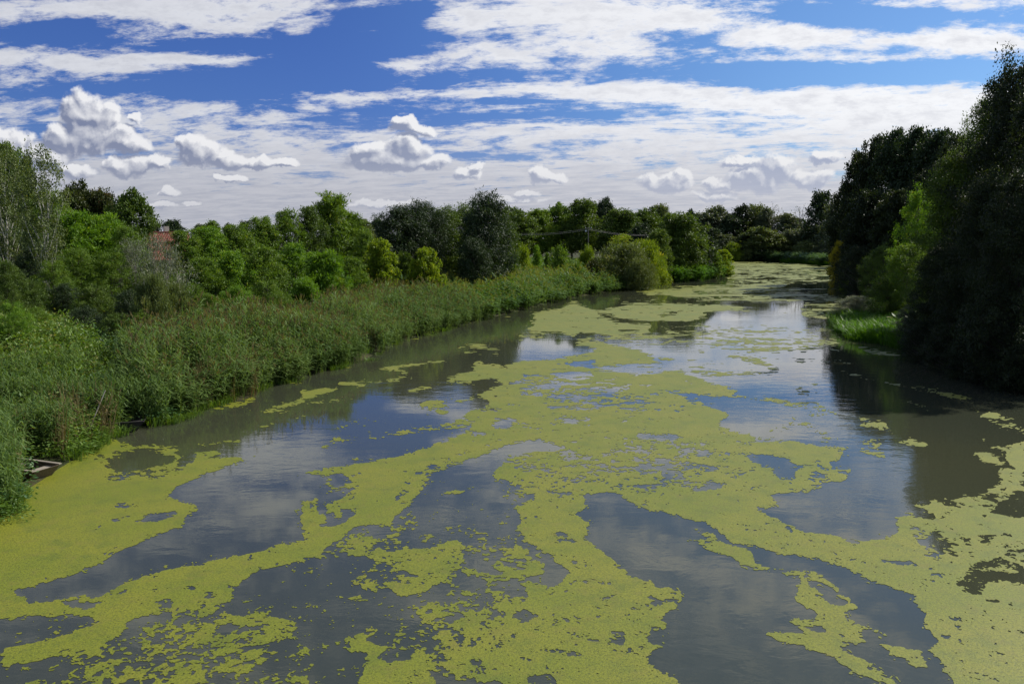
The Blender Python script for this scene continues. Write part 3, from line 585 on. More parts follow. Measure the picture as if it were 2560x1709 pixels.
('C', .01, [(930,980),(980,990),(1085,1060),(1000,1050),(940,1020)]), ('C', .15, [(965,1065),(1050,1070),(1130,1100),(1140,1140),(1060,1120)]), ('C', .08, [(915,1235),(1000,1240),(1030,1270),(950,1270)]), ('C', .3, [(1040,1260),(1140,1300),(1130,1305)]), ('C', .35, [(1150,1400),(1380,1500),(1400,1530),(1200,1450)]), ('C', .3, [(1120,1340),(1200,1335),(1170,1350)]),
('C', .92, [(1330,1360),(1430,1380),(1590,1410),(1605,1480),(1500,1450),(1420,1430),(1390,1390)]), ('C', .6, [(1120,1215),(1250,1240),(1350,1290),(1430,1350),(1420,1370),(1300,1290),(1180,1245)]), ('C', .7, [(1500,1460),(1640,1530),(1600,1525),(1520,1480)]),
('C', .35, [(280,780),(400,760),(420,800),(380,830),(320,810)]), ('C', .3, [(1640,1310),(1700,1290),(1720,1320),(1650,1340)]),
]
# raster of cover (0..1) at half the photograph's resolution, wider than the frame on both sides
RU0, RU1, RV0, RV1, RS = -400, 2960, 640, 1780, 2.0
ru = np.arange(RU0, RU1, RS); rv = np.arange(RV0, RV1, RS)
M = np.zeros((len(rv), len(ru)), np.float32)
def paint(val, pts):
    xs = [p[0] for p in pts]; ys_ = [p[1] for p in pts]
    i0 = max(0, int((min(xs) - RU0) / RS) - 1); i1 = min(len(ru), int((max(xs) - RU0) / RS) + 2)
    j0 = max(0, int((min(ys_) - RV0) / RS) - 1); j1 = min(len(rv), int((max(ys_) - RV0) / RS) + 2)
    if i1 <= i0 or j1 <= j0: return
    UU, VV = np.meshgrid(ru[i0:i1], rv[j0:j1])
    m = inside(UU, VV, pts)
    sub = M[j0:j1, i0:i1]; sub[m] = val
paint(0.45, [(-400, 1130), (-10, 1230), (-10, 1780), (-400, 1780)])
paint(0.75, [(2560, 1100), (2960, 1080), (2960, 1780), (2560, 1780)])
for cr, val, pts in WEED:
    ox, oy, sc_ = CROP[cr]
    if (cr, val) == ('C', .0): pass
    paint(val, [(ox + x / sc_, oy + y / sc_) for x, y in pts])
def boxblur(a, r, axis):
    n = 2 * r + 1
    c = np.cumsum(np.pad(a, [(r + 1, r) if k == axis else (0, 0) for k in (0, 1)], mode='edge'), axis=axis, dtype=np.float64)
    if axis == 0: return ((c[n:] - c[:-n]) / n).astype(np.float32)
    return ((c[:, n:] - c[:, :-n]) / n).astype(np.float32)
MB = M
for _ in range(2):
    MB = boxblur(boxblur(MB, 2, 1), 1, 0)
MW = MB
for _ in range(2):
    MW = boxblur(boxblur(MW, 9, 1), 5, 0)
# grid on the water, finer close by
cu = np.arange(-120, 2700, 1.9)
cv = [648.0]
while cv[-1] < 1752: cv.append(cv[-1] + 0.6 + 1.05 * min(1.0, (cv[-1] - 648) / 330))
cv = np.array(cv)
U, V = np.meshgrid(cu, cv)
X, Y = ground(U, V)
cell = Y / FPX * 1.9
wx = (fbm(X, Y, [(1.6, 1), (.5, .6), (.16, .35)], 3.3) - .5) * 0.55
wyv = (fbm(X, Y, [(1.6, 1), (.5, .6), (.16, .35)], 9.7) - .5) * 0.55
wu, wv_ = project(X + wx * .6, Y + wyv)
def sample(a, u, v):
    fu = np.clip((u - RU0) / RS, 0, a.shape[1] - 1.01); fv = np.clip((v - RV0) / RS, 0, a.shape[0] - 1.01)
    i = fu.astype(int); j = fv.astype(int); fu = fu - i; fv = fv - j
    return (a[j, i] * (1 - fu) + a[j, i + 1] * fu) * (1 - fv) + (a[j + 1, i] * (1 - fu) + a[j + 1, i + 1] * fu) * fv
C = sample(MB, wu, wv_)
Xs = X * (1 - .62 * smooth(Y, 19, 50))
octs = []
for s, w in [(2.2, .20), (.8, .22), (.30, .28), (.12, .32), (.055, .30), (.028, .22)]:
    octs.append((s, w * np.clip(s / (2.2 * cell), 0, 1) ** 1.5))
nz = fbm(Xs, Y, octs, 1.7)
for s, w in [(12, .5), (5, .5)]:
    pass
nz = nz + .18 * (fbm(Xs * .5, Y, [(9, 1), (4, 1)], 6.1) - .5) * smooth(Y, 30, 90)
q = np.quantile(nz[::7, ::7], np.linspace(0, 1, 201)); q[0] -= .05; q[-1] += .05
nq = np.interp(nz, q, np.linspace(0, 1, 201))
# close up, solid mats are pricked with small gaps; the gaps and loose specks gather near the edges
oh = [(s_, w * np.clip(s_ / (2.2 * cell), 0.02, 1) ** 1.5) for s_, w in [(1.1, .10), (.4, .20), (.14, .30), (.065, .36), (.030, .34)]]
nh = fbm(Xs, Y, oh, 4.9)
q = np.quantile(nh[::7, ::7], np.linspace(0, 1, 201)); q[0] -= .05; q[-1] += .05
nqh = np.interp(nh, q, np.linspace(0, 1, 201))
Cw = sample(MW, wu, wv_)
Cc = np.where(C > .5, C * (.72 + .28 * np.clip(Cw * 1.06, 0, 1)), C + .22 * Cw * (1 - C))
k_ = np.maximum(smooth(Cc, .72, .92), smooth(Cc, .28, .10))
Cc = np.clip((Cc - 0.5) * 1.045 + 0.5, -.02, 1.03)
F = Cc - (nq * (1 - k_) + nqh * k_)
F[(C < .003) & (Cw < .01)] = -.1
# keep off the banks
sd = np.full(F.shape, -5.0)
dd, _ = shore(X[::3, ::6].ravel(), Y[::3, ::6].ravel())
d_lo = dd.reshape(X[::3, ::6].shape)
sd = d_lo[np.minimum(np.arange(F.shape[0]) // 3, d_lo.shape[0] - 1)][:, np.minimum(np.arange(F.shape[1]) // 6, d_lo.shape[1] - 1)]
F[sd > .6] = -.1
ZW = 0.006
def cells_mesh():
    nv, nu = F.shape
    ins = F > 0
    B = 4
    nb_v, nb_u = (nv - 1) // B, (nu - 1) // B
    full = np.zeros((nb_v, nb_u), bool)
    acc = np.ones((nb_v, nb_u), bool)
    for a in range(B + 1):
        for b_ in range(B + 1):
            acc &= ins[a:a + nb_v * B:B, b_:b_ + nb_u * B:B][:nb_v, :nb_u]
    full = acc
    done = np.zeros((nv - 1, nu - 1), bool)
    done[:nb_v * B, :nb_u * B] = np.repeat(np.repeat(full, B, 0), B, 1)
    verts, cnts, off = [], [], 0
    j, i = np.nonzero(full)
    j, i = j * B, i * B
    def corner(jj, ii_): return np.stack([X[jj, ii_], Y[jj, ii_], np.full(len(jj), ZW)], -1)
    verts.append(np.stack([corner(j, i), corner(j + B, i), corner(j + B, i + B), corner(j, i + B)], 1).reshape(-1, 3)); cnts.append(np.full(len(j), 4))
    f0, f1, f2, f3 = F[:-1, :-1], F[1:, :-1], F[1:, 1:], F[:-1, 1:]      # 0 far left, 1 near left, 2 near right, 3 far right
    case = (f0 > 0) * 1 + (f1 > 0) * 2 + (f2 > 0) * 4 + (f3 > 0) * 8
    case = np.where(done, 0, case)
    offs = [(0, 0), (1, 0), (1, 1), (0, 1)]
    for cs in range(1, 16):
        j, i = np.nonzero(case == cs)
        if len(j) == 0: continue
        polys = []
        if cs == 5: polys = [[0], [2]]
        elif cs == 10: polys = [[1], [3]]
        else: polys = [[k for k in range(4) if cs >> k & 1]]
        for pl in polys:
            seq = []
            sets = set(pl)
            for k in range(4):
                k2 = (k + 1) % 4
                if k in sets: seq.append(('c', k))
                if (k in sets) != (k2 in sets): seq.append(('e', k, k2))
            pts = []
            for sdef in seq:
                if sdef[0] == 'c':
                    o_ = offs[sdef[1]]; pts.append(corner(j + o_[0], i + o_[1]))
                else:
                    a, b_ = offs[sdef[1]], offs[sdef[2]]
                    Pa, Pb = corner(j + a[0], i + a[1]), corner(j + b_[0], i + b_[1])
                    Fa, Fb = F[j + a[0], i + a[1]], F[j + b_[0], i + b_[1]]
                    den = Fa - Fb
                    t = np.where(np.abs(den) > 1e-9, Fa / np.where(den == 0, 1, den), .5)
                    t = np.clip(t, .02, .98)[:, None]
                    pts.append(Pa + (Pb - Pa) * t)
            verts.append(np.stack(pts, 1).reshape(-1, 3)); cnts.append(np.full(len(j), len(pts)))
    vs = np.concatenate(verts); cn = np.concatenate(cnts)
    return mesh_np('duckweed', vs, counts=cn, loops=np.arange(len(vs)))
wm = cells_mesh()
print('duckweed faces', len(wm.polygons))
m_weed, nt, b = principled("duckweed", 0.55, 0.35)
tcn = nt.nodes.new('ShaderNodeTexCoord'); P = S(nt, tcn.outputs['Object'])
vo = nt.nodes.new('ShaderNodeTexVoronoi'); nt.links.new(P.s, vo.inputs['Vector']); vo.inputs['Scale'].default_value = 45.0
vo.inputs['Randomness'].default_value = 1.0
vf = S(nt, vo.outputs['Distance'])
big = noise(nt, P, 0.35, 5, 0.6); fine = noise(nt, P, 22.0, 6, 0.78); mid = noise(nt, P, 2.3, 5, 0.65)
c = mixc(nt, big.step(0.35, 0.65), (0.160, 0.186, 0.012), (0.200, 0.205, 0.016))
thin = noise(nt, P, 1.3, 6, 0.7)
c = mixc(nt, thin.step(0.48, 0.66) * 0.55, c, (0.095, 0.130, 0.016))
c = mixc(nt, fine.step(0.34, 0.56), (0.070, 0.085, 0.010), c)
c = mixc(nt, mid.step(0.50, 0.72) * 0.5, c, (0.16, 0.145, 0.026))
c = mixc(nt, vf.step(0.55, 0.95) * 0.6, c, (0.08, 0.10, 0.012))
nt.links.new(c.s, b.inputs['Base Color'])
bn = nt.nodes.new('ShaderNodeBump'); bn.inputs['Strength'].default_value = 0.7; bn.inputs['Distance'].default_value = 0.006
nt.links.new((fine * 1.0 - vf * 0.5).s, bn.inputs['Height']); nt.links.new(bn.outputs[0], b.inputs['Normal'])
tag(link('duckweed', wm, mat=m_weed), 'bright yellow-green duckweed drifting in swirls and mats on the river', kind='stuff')

# ================================================================== vegetation: building blocks
def unit(v):
    return v / (np.linalg.norm(v, axis=-1, keepdims=True) + 1e-9)

def leaves(pos, axis, nrm, L, W):
    """rhombic leaves, slightly folded: verts (4n,3), quads"""
    n = len(pos)
    side = unit(np.cross(axis, nrm))
    L = np.broadcast_to(L, (n,))[:, None]; W = np.broadcast_to(W, (n,))[:, None]
    v = np.stack([pos, pos + axis * L * .45 + side * W * .5 + nrm * W * .12, pos + axis * L, pos + axis * L * .45 - side * W * .5 + nrm * W * .12], 1).reshape(-1, 3)
    f = np.arange(4 * n).reshape(n, 4)
    return v, f

def tube(pts, rad, sides=6):
    pts = np.asarray(pts, float); m = len(pts)
    d = np.zeros_like(pts); d[:-1] = pts[1:] - pts[:-1]; d[-1] = d[-2]
    d = unit(d)
    up = np.array([0.31, 0.17, 0.93]); a = unit(np.cross(d, up + 0 * d)); b = np.cross(d, a)
    th = np.linspace(0, 2 * np.pi, sides, endpoint=False)
    r = np.asarray(rad, float)[:, None, None]
    v = pts[:, None, :] + r * (a[:, None, :] * np.cos(th)[None, :, None] + b[:, None, :] * np.sin(th)[None, :, None])
    i = np.arange(m * sides).reshape(m, sides)
    f = np.stack([i[:-1], np.roll(i[:-1], -1, 1), np.roll(i[1:], -1, 1), i[1:]], -1).reshape(-1, 4)
    return v.reshape(-1, 3), f

class Geo:
    def __init__(s): s.v, s.f, s.t, s.n = [], [], [], 0
    def add(s, v, f, t=0.5):
        s.v.append(v); s.f.append(np.asarray(f) + s.n); s.t.append(np.broadcast_to(np.asarray(t, float), (len(f),))); s.n += len(v)
    def mesh(s, name, smooth=False):
        return mesh_np(name, np.concatenate(s.v), np.concatenate(s.f), tint=np.concatenate(s.t), smooth=smooth)

def rnd_dirs(r, n):
    return unit(r.normal(size=(n, 3)))

def crown_kind(name, seed, H=12., rad=4., base=.2, prof=None, lobes=24, lobe_r=.36, clumps=26, per=26, cr=.62, L=.30, W=.17, droop=0., flat=.55, fill=.35, trunk_r=.20, limb_up=.5, lean=0., sticks=0, erect=0.):
    """a tree: lobes on the crown's envelope, leaf clumps over each lobe, leaves in each clump; trunk and limbs reach the lobes"""
    r = np.random.default_rng(seed)
    prof = prof or (lambda t: np.sqrt(np.clip(1 - (2 * t - .9) ** 2 / 1.25, 0.02, 1)))
    tt = (np.arange(lobes) + r.random(lobes)) / lobes
    th = np.arange(lobes) * 2.39996 + r.normal(0, .5, lobes) + seed
    rr = rad * prof(tt) * (1 - lobe_r * .75) * r.uniform(.62, 1.15, lobes)
    rr[r.random(lobes) < .12] *= .35
    z = H * (base + (1 - base) * tt * .94)
    lc = np.stack([np.cos(th) * rr, np.sin(th) * rr, z], -1)
    lr = rad * lobe_r * r.uniform(.7, 1.25, lobes) * (0.55 + .45 * prof(tt))
    ne = max(3, int(lobes * fill))                                        # filling lobes in the core
    t2 = r.random(ne)
    lc2 = np.stack([r.normal(0, rad * .22, ne) * prof(t2), r.normal(0, rad * .22, ne) * prof(t2), H * (base + (1 - base) * (.12 + .76 * t2))], -1)
    ns = int(lobes * 1.3)                                                 # outlying sprigs break the outline
    t3 = r.random(ns) ** .8; th3 = r.uniform(0, 6.283, ns); r3 = rad * prof(t3) * r.uniform(.86, 1.10, ns)
    lc3 = np.stack([np.cos(th3) * r3, np.sin(th3) * r3, H * (base + (1 - base) * (t3 * .96 + r.uniform(-.01, .05, ns)))], -1)
    lcA = np.concatenate([lc, lc2, lc3]); lrA = np.concatenate([lr, np.full(ne, rad * lobe_r * 1.2), rad * lobe_r * r.uniform(.25, .5, ns)])
    nc = np.concatenate([np.full(len(lc) + ne, clumps), np.full(ns, max(2, clumps // 5))]).astype(int)
    g = Geo()
    for i in range(len(lcA)):
        n = int(nc[i])
        d = rnd_dirs(r, n); d[:, 2] = d[:, 2] * .85 + .18; d = unit(d)
        q = lcA[i] + d * (lrA[i] * r.uniform(.35, 1.22, n)[:, None]) * np.array([1, 1, .85])
        m = n * per
        c = np.repeat(q, per, 0); dd = np.repeat(d, per, 0)
        scat = r.normal(size=(m, 3)) * cr * np.array([1, 1, flat]) * .55 * np.repeat(r.uniform(.6, 1.3, n), per)[:, None]
        p = c + scat
        if droop > 0: p[:, 2] -= droop * cr * np.abs(r.normal(0, 1, m))
        ax = unit(r.normal(size=(m, 3)) * .75 + dd * .55 + np.array([0, 0, -droop * 1.5 + erect]))
        nr = unit(r.normal(size=(m, 3)) * .65 + dd * .35 + np.array([0, 0, .7]))
        s_ = r.uniform(.65, 1.3, m)
        v, f = leaves(p, ax, nr, L * s_, W * s_)
        lobe_t = r.uniform(-.12, .12)
        tint = np.clip(np.repeat(r.normal(.42 + lobe_t, .13, n), per) + r.normal(0, .14, m), 0, 1)
        g.add(v, f, tint)
    crown = g.mesh(name + '_crown')
    w = Geo()
    zt = np.linspace(0, H * .93, 9)
    px = np.cumsum(r.normal(0, .018 * H, 9)) * .5 + lean * (zt / H) ** 1.3 * H * .2; py = np.cumsum(r.normal(0, .018 * H, 9)) * .5
    px -= px[0]; py -= py[0]
    tp = np.stack([px, py, zt], -1)
    w.add(*tube(tp, trunk_r * (1 - .88 * (zt / (H * .93))) * np.where(zt < .2, 1.35, 1), 8))
    for i in range(lobes):
        zz = max(H * .12, lc[i, 2] - limb_up * rr[i] - .8)
        k = np.interp(zz, zt, np.arange(9)); a = np.array([np.interp(zz, zt, px), np.interp(zz, zt, py), zz])
        e = lc[i]; mid = (a + e) / 2 + np.array([0, 0, -.08 * rr[i]]) + r.normal(0, .12, 3)
        rb = trunk_r * .42 * (1 - .6 * zz / H)
        w.add(*tube([a, mid, e], [rb, rb * .6, rb * .25], 5))
        for _ in range(2 + sticks):
            e2 = e + unit(r.normal(size=3) + np.array([0, 0, .6])) * lr[i] * r.uniform(.7, 1.2)
            w.add(*tube([mid * .4 + e * .6, e * .5 + e2 * .5 + r.normal(0, .08, 3), e2], [rb * .32, rb * .2, rb * .06], 4))
    trunk = w.mesh(name + '_trunk', smooth=True)
    return dict(crown=crown, trunk=trunk, H=H, R=rad)

def P_(*a):
    xs, ys_ = zip(*a)
    return lambda t: np.interp(t, xs, ys_)
round_p = P_((0, .55), (.15, .85), (.4, 1), (.65, .93), (.85, .66), (1, .28))
colu_p = P_((0, .62), (.15, .9), (.5, 1), (.8, .85), (.93, .6), (1, .25))
bush_p = P_((0, .95), (.3, 1), (.6, .9), (.85, .6), (1, .3))
cone_p = P_((0, .8), (.2, 1), (.5, .8), (.8, .45), (1, .08))
top_p = P_((0, .3), (.25, .6), (.55, 1), (.8, .95), (1, .5))
KIND = {}
def K_(name, *a, **k): KIND[name] = [crown_kind(name, a[0] + 31 * i, **k) for i in range(a[1])]
K_('walnut', 11, 2, H=13, rad=5.0, base=.18, prof=round_p, lobes=26, lobe_r=.34, clumps=24, per=22, cr=.65, L=.42, W=.22, flat=.5)
K_('locust', 23, 2, H=9, rad=3.8, base=.04, prof=bush_p, lobes=46, lobe_r=.21, clumps=16, per=19, cr=.46, L=.26, W=.12, flat=.42, droop=.12)
K_('ailanthus', 35, 1, H=9, rad=3.2, base=.05, prof=bush_p, lobes=20, lobe_r=.30, clumps=18, per=34, cr=.55, L=.42, W=.10, flat=.3, erect=.4)
K_('willow', 47, 1, H=13, rad=3.7, base=.03, prof=colu_p, lobes=30, lobe_r=.36, clumps=28, per=22, cr=.55, L=.36, W=.10, flat=.8, droop=.28)
K_('poplar', 59, 1, H=20, rad=4.6, base=.06, prof=colu_p, lobes=40, lobe_r=.30, clumps=26, per=20, cr=.72, L=.40, W=.27, flat=.8, erect=.35, limb_up=1.1)
K_('shrub', 71, 2, H=3.4, rad=2.3, base=.0, prof=bush_p, lobes=14, lobe_r=.42, clumps=22, per=20, cr=.42, L=.24, W=.12, trunk_r=.06)
K_('olive_shrub', 83, 1, H=4.5, rad=3.4, base=.0, prof=bush_p, lobes=22, lobe_r=.30, clumps=26, per=22, cr=.45, L=.30, W=.07, trunk_r=.07, erect=.5)
K_('cone', 95, 1, H=4.5, rad=1.1, base=.0, prof=cone_p, lobes=14, lobe_r=.5, clumps=16, per=18, cr=.3, L=.22, W=.12, trunk_r=.06, erect=.6)
K_('nearbush', 91, 2, H=9, rad=3.8, base=.02, prof=bush_p, lobes=50, lobe_r=.20, clumps=17, per=24, cr=.42, L=.17, W=.085, flat=.45, droop=.12)
K_('big', 107, 1, H=20, rad=6.4, base=.0, prof=P_((0, .9), (.25, 1), (.5, .93), (.75, .72), (.9, .48), (1, .2)), lobes=64, lobe_r=.25, clumps=36, per=24, cr=.60, L=.22, W=.12, flat=.7, droop=.15, fill=.4)
K_('maple', 119, 1, H=9, rad=4.0, base=.05, prof=bush_p, lobes=40, lobe_r=.20, clumps=18, per=20, cr=.42, L=.30, W=.22, flat=.5)
K_('birch', 131, 1, H=11, rad=2.5, base=.30, prof=P_((0, .35), (.3, .75), (.6, 1), (.85, .8), (1, .4)), lobes=30, lobe_r=.26, clumps=14, per=16, cr=.42, L=.15, W=.12, flat=.9, fill=.15, trunk_r=.10, limb_up=1.6, lean=.35, sticks=1)
K_('sparse', 143, 1, H=12, rad=3.2, base=.22, prof=colu_p, lobes=30, lobe_r=.28, clumps=14, per=16, cr=.5, L=.20, W=.14, fill=.25, trunk_r=.16, limb_up=1.3, sticks=2, erect=.4)
K_('grey', 155, 1, H=6, rad=3.2, base=.04, prof=bush_p, lobes=26, lobe_r=.32, clumps=14, per=12, cr=.5, L=.22, W=.06, trunk_r=.10, sticks=10, erect=.3, limb_up=.9)
K_('far', 167, 2, H=18, rad=5.0, base=.05, prof=P_((0, .8), (.3, 1), (.6, .9), (.85, .62), (1, .25)), lobes=26, lobe_r=.33, clumps=15, per=14, cr=.95, L=.70, W=.42, flat=.7)
K_('twig', 179, 1, H=16, rad=3.0, base=.35, prof=top_p, lobes=22, lobe_r=.35, clumps=2, per=4, cr=.5, L=.3, W=.2, fill=.1, trunk_r=.22, sticks=4, limb_up=1.6)

LM = {
 'deep':   leaf_mat('leaves_deep_green', (0.046, 0.088, 0.016), (0.120, 0.186, 0.026), (0.206, 0.257, 0.030), .30),
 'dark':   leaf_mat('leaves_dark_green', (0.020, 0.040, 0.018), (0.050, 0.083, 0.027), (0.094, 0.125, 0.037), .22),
 'green':  leaf_mat('leaves_fresh_green', (0.066, 0.157, 0.015), (0.179, 0.314, 0.026), (0.378, 0.423, 0.044), .40),
 'mid':    leaf_mat('leaves_mid_green', (0.065, 0.132, 0.016), (0.163, 0.258, 0.031), (0.302, 0.331, 0.042), .38),
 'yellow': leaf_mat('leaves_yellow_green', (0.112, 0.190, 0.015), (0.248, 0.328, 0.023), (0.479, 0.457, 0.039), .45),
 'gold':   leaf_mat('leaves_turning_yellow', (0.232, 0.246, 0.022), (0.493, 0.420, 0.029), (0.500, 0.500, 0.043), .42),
 'olive':  leaf_mat('leaves_olive_green', (0.074, 0.113, 0.033), (0.157, 0.198, 0.059), (0.280, 0.280, 0.066), .30),
 'grey':   leaf_mat('leaves_grey_green', (0.099, 0.124, 0.074), (0.206, 0.231, 0.149), (0.413, 0.413, 0.314), .22),
 'haze':   leaf_mat('leaves_hazed_willow_green', (0.074, 0.103, 0.052), (0.140, 0.173, 0.082), (0.215, 0.231, 0.099), .25),  # dull far-tree green with distance haze mixed into the leaf colour
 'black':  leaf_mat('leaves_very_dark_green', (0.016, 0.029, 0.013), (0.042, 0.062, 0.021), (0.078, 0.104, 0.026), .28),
 'rust':   leaf_mat('leaves_with_rusty_seed_heads', (.030, .055, .012), (.075, .085, .020), (.24, .11, .03), .28),
 'blue':   leaf_mat('leaves_blue_green', (0.041, 0.103, 0.049), (0.099, 0.182, 0.091), (0.231, 0.298, 0.182), .30),
}
m_bark = simple_mat('bark_grey_brown', (.085, .070, .052), (.16, .14, .11), 7, .9, .6, (1, 1, .25))
m_dark_bark = simple_mat('bark_dark', (.035, .028, .020), (.075, .062, .048), 7, .9, .6, (1, 1, .25))
m_pale_bark = simple_mat('bark_pale_white', (.42, .40, .34), (.62, .60, .54), 5, .8, .4, (1, 1, .4))
m_grey_twig = simple_mat('twigs_silver_grey', (.22, .205, .17), (.36, .34, .29), 7, .9, .4)

_cnt = {}
def plant(name, cat, kind, mat, u, vtop, Y, wpx, label, group=None, bark=None, sink=.25, gz=None, X=None, var=None, rz=None):
    """one tree or shrub standing at distance Y, its top seen at row vtop of the photograph"""
    s, _ = ray(u, HOR)
    x = float(s) * Y if X is None else X
    z0 = h1(x, Y) if gz is None else gz
    z0 = max(z0, -.15)
    _, t = ray(u, vtop)
    ztop = CAM_H + float(t) * Y
    hgt = max(1.0, ztop - z0)
    i = _cnt.get(kind, 0); _cnt[kind] = i + 1
    pr = KIND[kind][(i if var is None else var) % len(KIND[kind])]
    w = wpx / 2025. * Y
    e = empty(name, (x, Y, z0 - sink * .4), rz if rz is not None else (i * 2.1 + u * .01) % 6.28)
    sxy = w / (2 * pr['R']); sz = hgt / pr['H']
    e.scale = (sxy, sxy * (1 + .06 * math.sin(u)), sz)
    tag(e, label, cat, group)
    c = link('crown', pr['crown'], e, LM[mat])
    t_ = link('trunk', pr['trunk'], e, bark or m_bark)
    if cat == 'shrub': t_.name = 'stem'; c.name = 'foliage'
    return e

# ================================================================== trees and shrubs, far to near
T = 'tree'; SH = 'shrub'
GF = 'trees closing the far bend of the river'
far = [
 (1752, 530, 288, 80, 'haze', 'far dull green tree rising just right of the dense round tree on the left bank'),
 (1790, 512, 290, 85, 'haze', 'pale olive poplar topping the left end of the far treeline'),
 (1825, 535, 284, 60, 'dark', 'small dark tree low between two taller ones at the far bend'),
 (1853, 509, 288, 66, 'black', 'near-black round-headed tree, darkest top of the far treeline'),
 (1888, 510, 292, 62, 'olive', 'olive-topped tree right beside the near-black one at the far bend'),
 (1915, 516, 286, 60, 'haze', 'dull green far tree left of the bare twiggy crowns'),
 (1962, 532, 282, 74, 'haze', 'low grey-green far tree between the two bare crowns'),
 (1990, 540, 284, 66, 'dark', 'dark far tree under the right-hand bare crown'),
 (2048, 476, 262, 74, 'dark', 'tall dark twin-topped tree standing above the far treeline beside the right wood'),
 (2088, 498, 250, 74, 'haze', 'tall dull green tree touching the edge of the right-hand wood'),
 (2118, 560, 205, 90, 'dark', 'dark tree in the gap before the tall poplars of the right bank'),
]
for u, v, Y, w, m_, lb in far: plant('river_tree', T, 'far', m_, u, v, Y, w, lb, GF)
mid = [
 (1778, 566, 274, 62, 'dark', 'blue-shaded bush tree low at the left end of the far shore'),
 (1812, 585, 272, 60, 'haze', 'rounded willow bush at the far shore left of the golden bush'),
 (1862, 585, 272, 64, 'black', 'deeply shaded bush tree right of the golden bush'),
 (1898, 566, 270, 92, 'olive', 'broad sunlit-topped willow in the middle of the far shore'),
 (1940, 582, 270, 76, 'olive', 'lower olive willow touching the sunlit-topped one on its right'),
 (1982, 572, 272, 78, 'haze', 'grey-green drooping willow right of centre at the far shore'),
 (2022, 560, 268, 70, 'haze', 'tall willow with pale drooping branches above the far reeds'),
 (2066, 556, 258, 84, 'haze', 'pale willow with bare limbs showing, last before the right wood'),
]
for u, v, Y, w, m_, lb in mid: plant('willow_tree', T, 'far', m_, u, v, Y, w, lb, GF)
for u, v, Y, w, m_, lb in [
 (1832, 610, 267, 46, 'yellow', 'small golden bush at the foot of the far treeline'),
 (1868, 622, 267, 34, 'olive', 'low dull bush right at the far waterline'),
 (1905, 625, 267, 44, 'dark', 'dark bush hanging over the far water'),
 (1945, 628, 267, 34, 'olive', 'small yellowish bush beside pale far reeds'),
 (2018, 606, 256, 70, 'olive', 'broad olive bush above the bright strip of far grass'),
 (2055, 612, 250, 54, 'haze', 'pale bush right of the broad olive bush by the far grass'),
 (1770, 622, 240, 46, 'dark', 'dark bush where the left bank meets the far shore'),
 ]: plant('shore_bush', SH, 'shrub', m_, u, v, Y, w, lb, 'bushes along the far shore')
plant('bare_tree', T, 'twig', 'haze', 1934, 504, 280, 36, 'nearly leafless twiggy tree on the left of the far skyline pair', 'bare crowns at the far bend', m_bark)
plant('bare_tree', T, 'twig', 'haze', 1998, 508, 280, 46, 'wider spreading leafless crown on the right of the far skyline pair', 'bare crowns at the far bend', m_bark)

hz = [
 (385, 550, 215, 52, 'haze', 'faint rounded tree on the horizon just left above the red roof'),
 (434, 548, 215, 60, 'dark', 'dark two-lobed tree on the horizon right of the red roof'),
 (500, 558, 225, 44, 'haze', 'small low horizon tree between two darker ones'),
 (532, 550, 205, 56, 'mid', 'sunlit round tree on the horizon left of the open sky gap'),
 (575, 556, 225, 44, 'haze', 'low hazy tree on the horizon'),
 (613, 551, 205, 40, 'dark', 'dark domed little tree on the horizon before the locust wood'),
 (655, 556, 205, 40, 'dark', 'dark horizon tree half hidden by the locust tops'),
 (905, 546, 215, 70, 'olive', 'olive horizon tree in the notch left of the dark willows'),
 (950, 545, 220, 60, 'haze', 'pale horizon tree tucked against the dark willows'),
]
for u, v, Y, w, m_, lb in hz: plant('distant_tree', T, 'far', m_, u, v, Y, w, lb, 'distant trees on the left horizon')

wal = [
 (1285, 520, 158, 120, 'deep', 'walnut tree with lacy top, leftmost of the row behind the wires'),
 (1343, 524, 163, 100, 'mid', 'lighter green walnut tree, second of the row behind the wires'),
 (1398, 510, 168, 84, 'mid', 'narrow bright walnut tree left of the tall pair'),
 (1456, 500, 163, 112, 'deep', 'tall broad walnut tree standing behind the power pole'),
 (1508, 498, 182, 72, 'dark', 'dark-topped tree peeping above the walnut row right of the pole'),
 (1552, 524, 160, 112, 'deep', 'low broad walnut tree right of the power pole'),
 (1612, 522, 168, 104, 'deep', 'walnut tree over the end of the wires'),
 (1652, 512, 188, 66, 'olive', 'sunlit top of a tree behind the dense round one'),
 (1722, 528, 172, 60, 'dark', 'dark tree top at the right shoulder of the dense round tree'),
 (1316, 545, 192, 130, 'dark', 'shaded tree filling behind the first two walnuts'),
 (1430, 540, 196, 130, 'black', 'very dark tree behind the power pole'),
 (1530, 545, 196, 130, 'black', 'very dark tree behind the low broad walnut'),
 (1600, 560, 150, 80, 'dark', 'dark tree below the end of the wires'),
]
for u, v, Y, w, m_, lb in wal: plant('walnut_tree', T, 'walnut', m_, u, v, Y, w, lb, 'walnut row on the left bank')

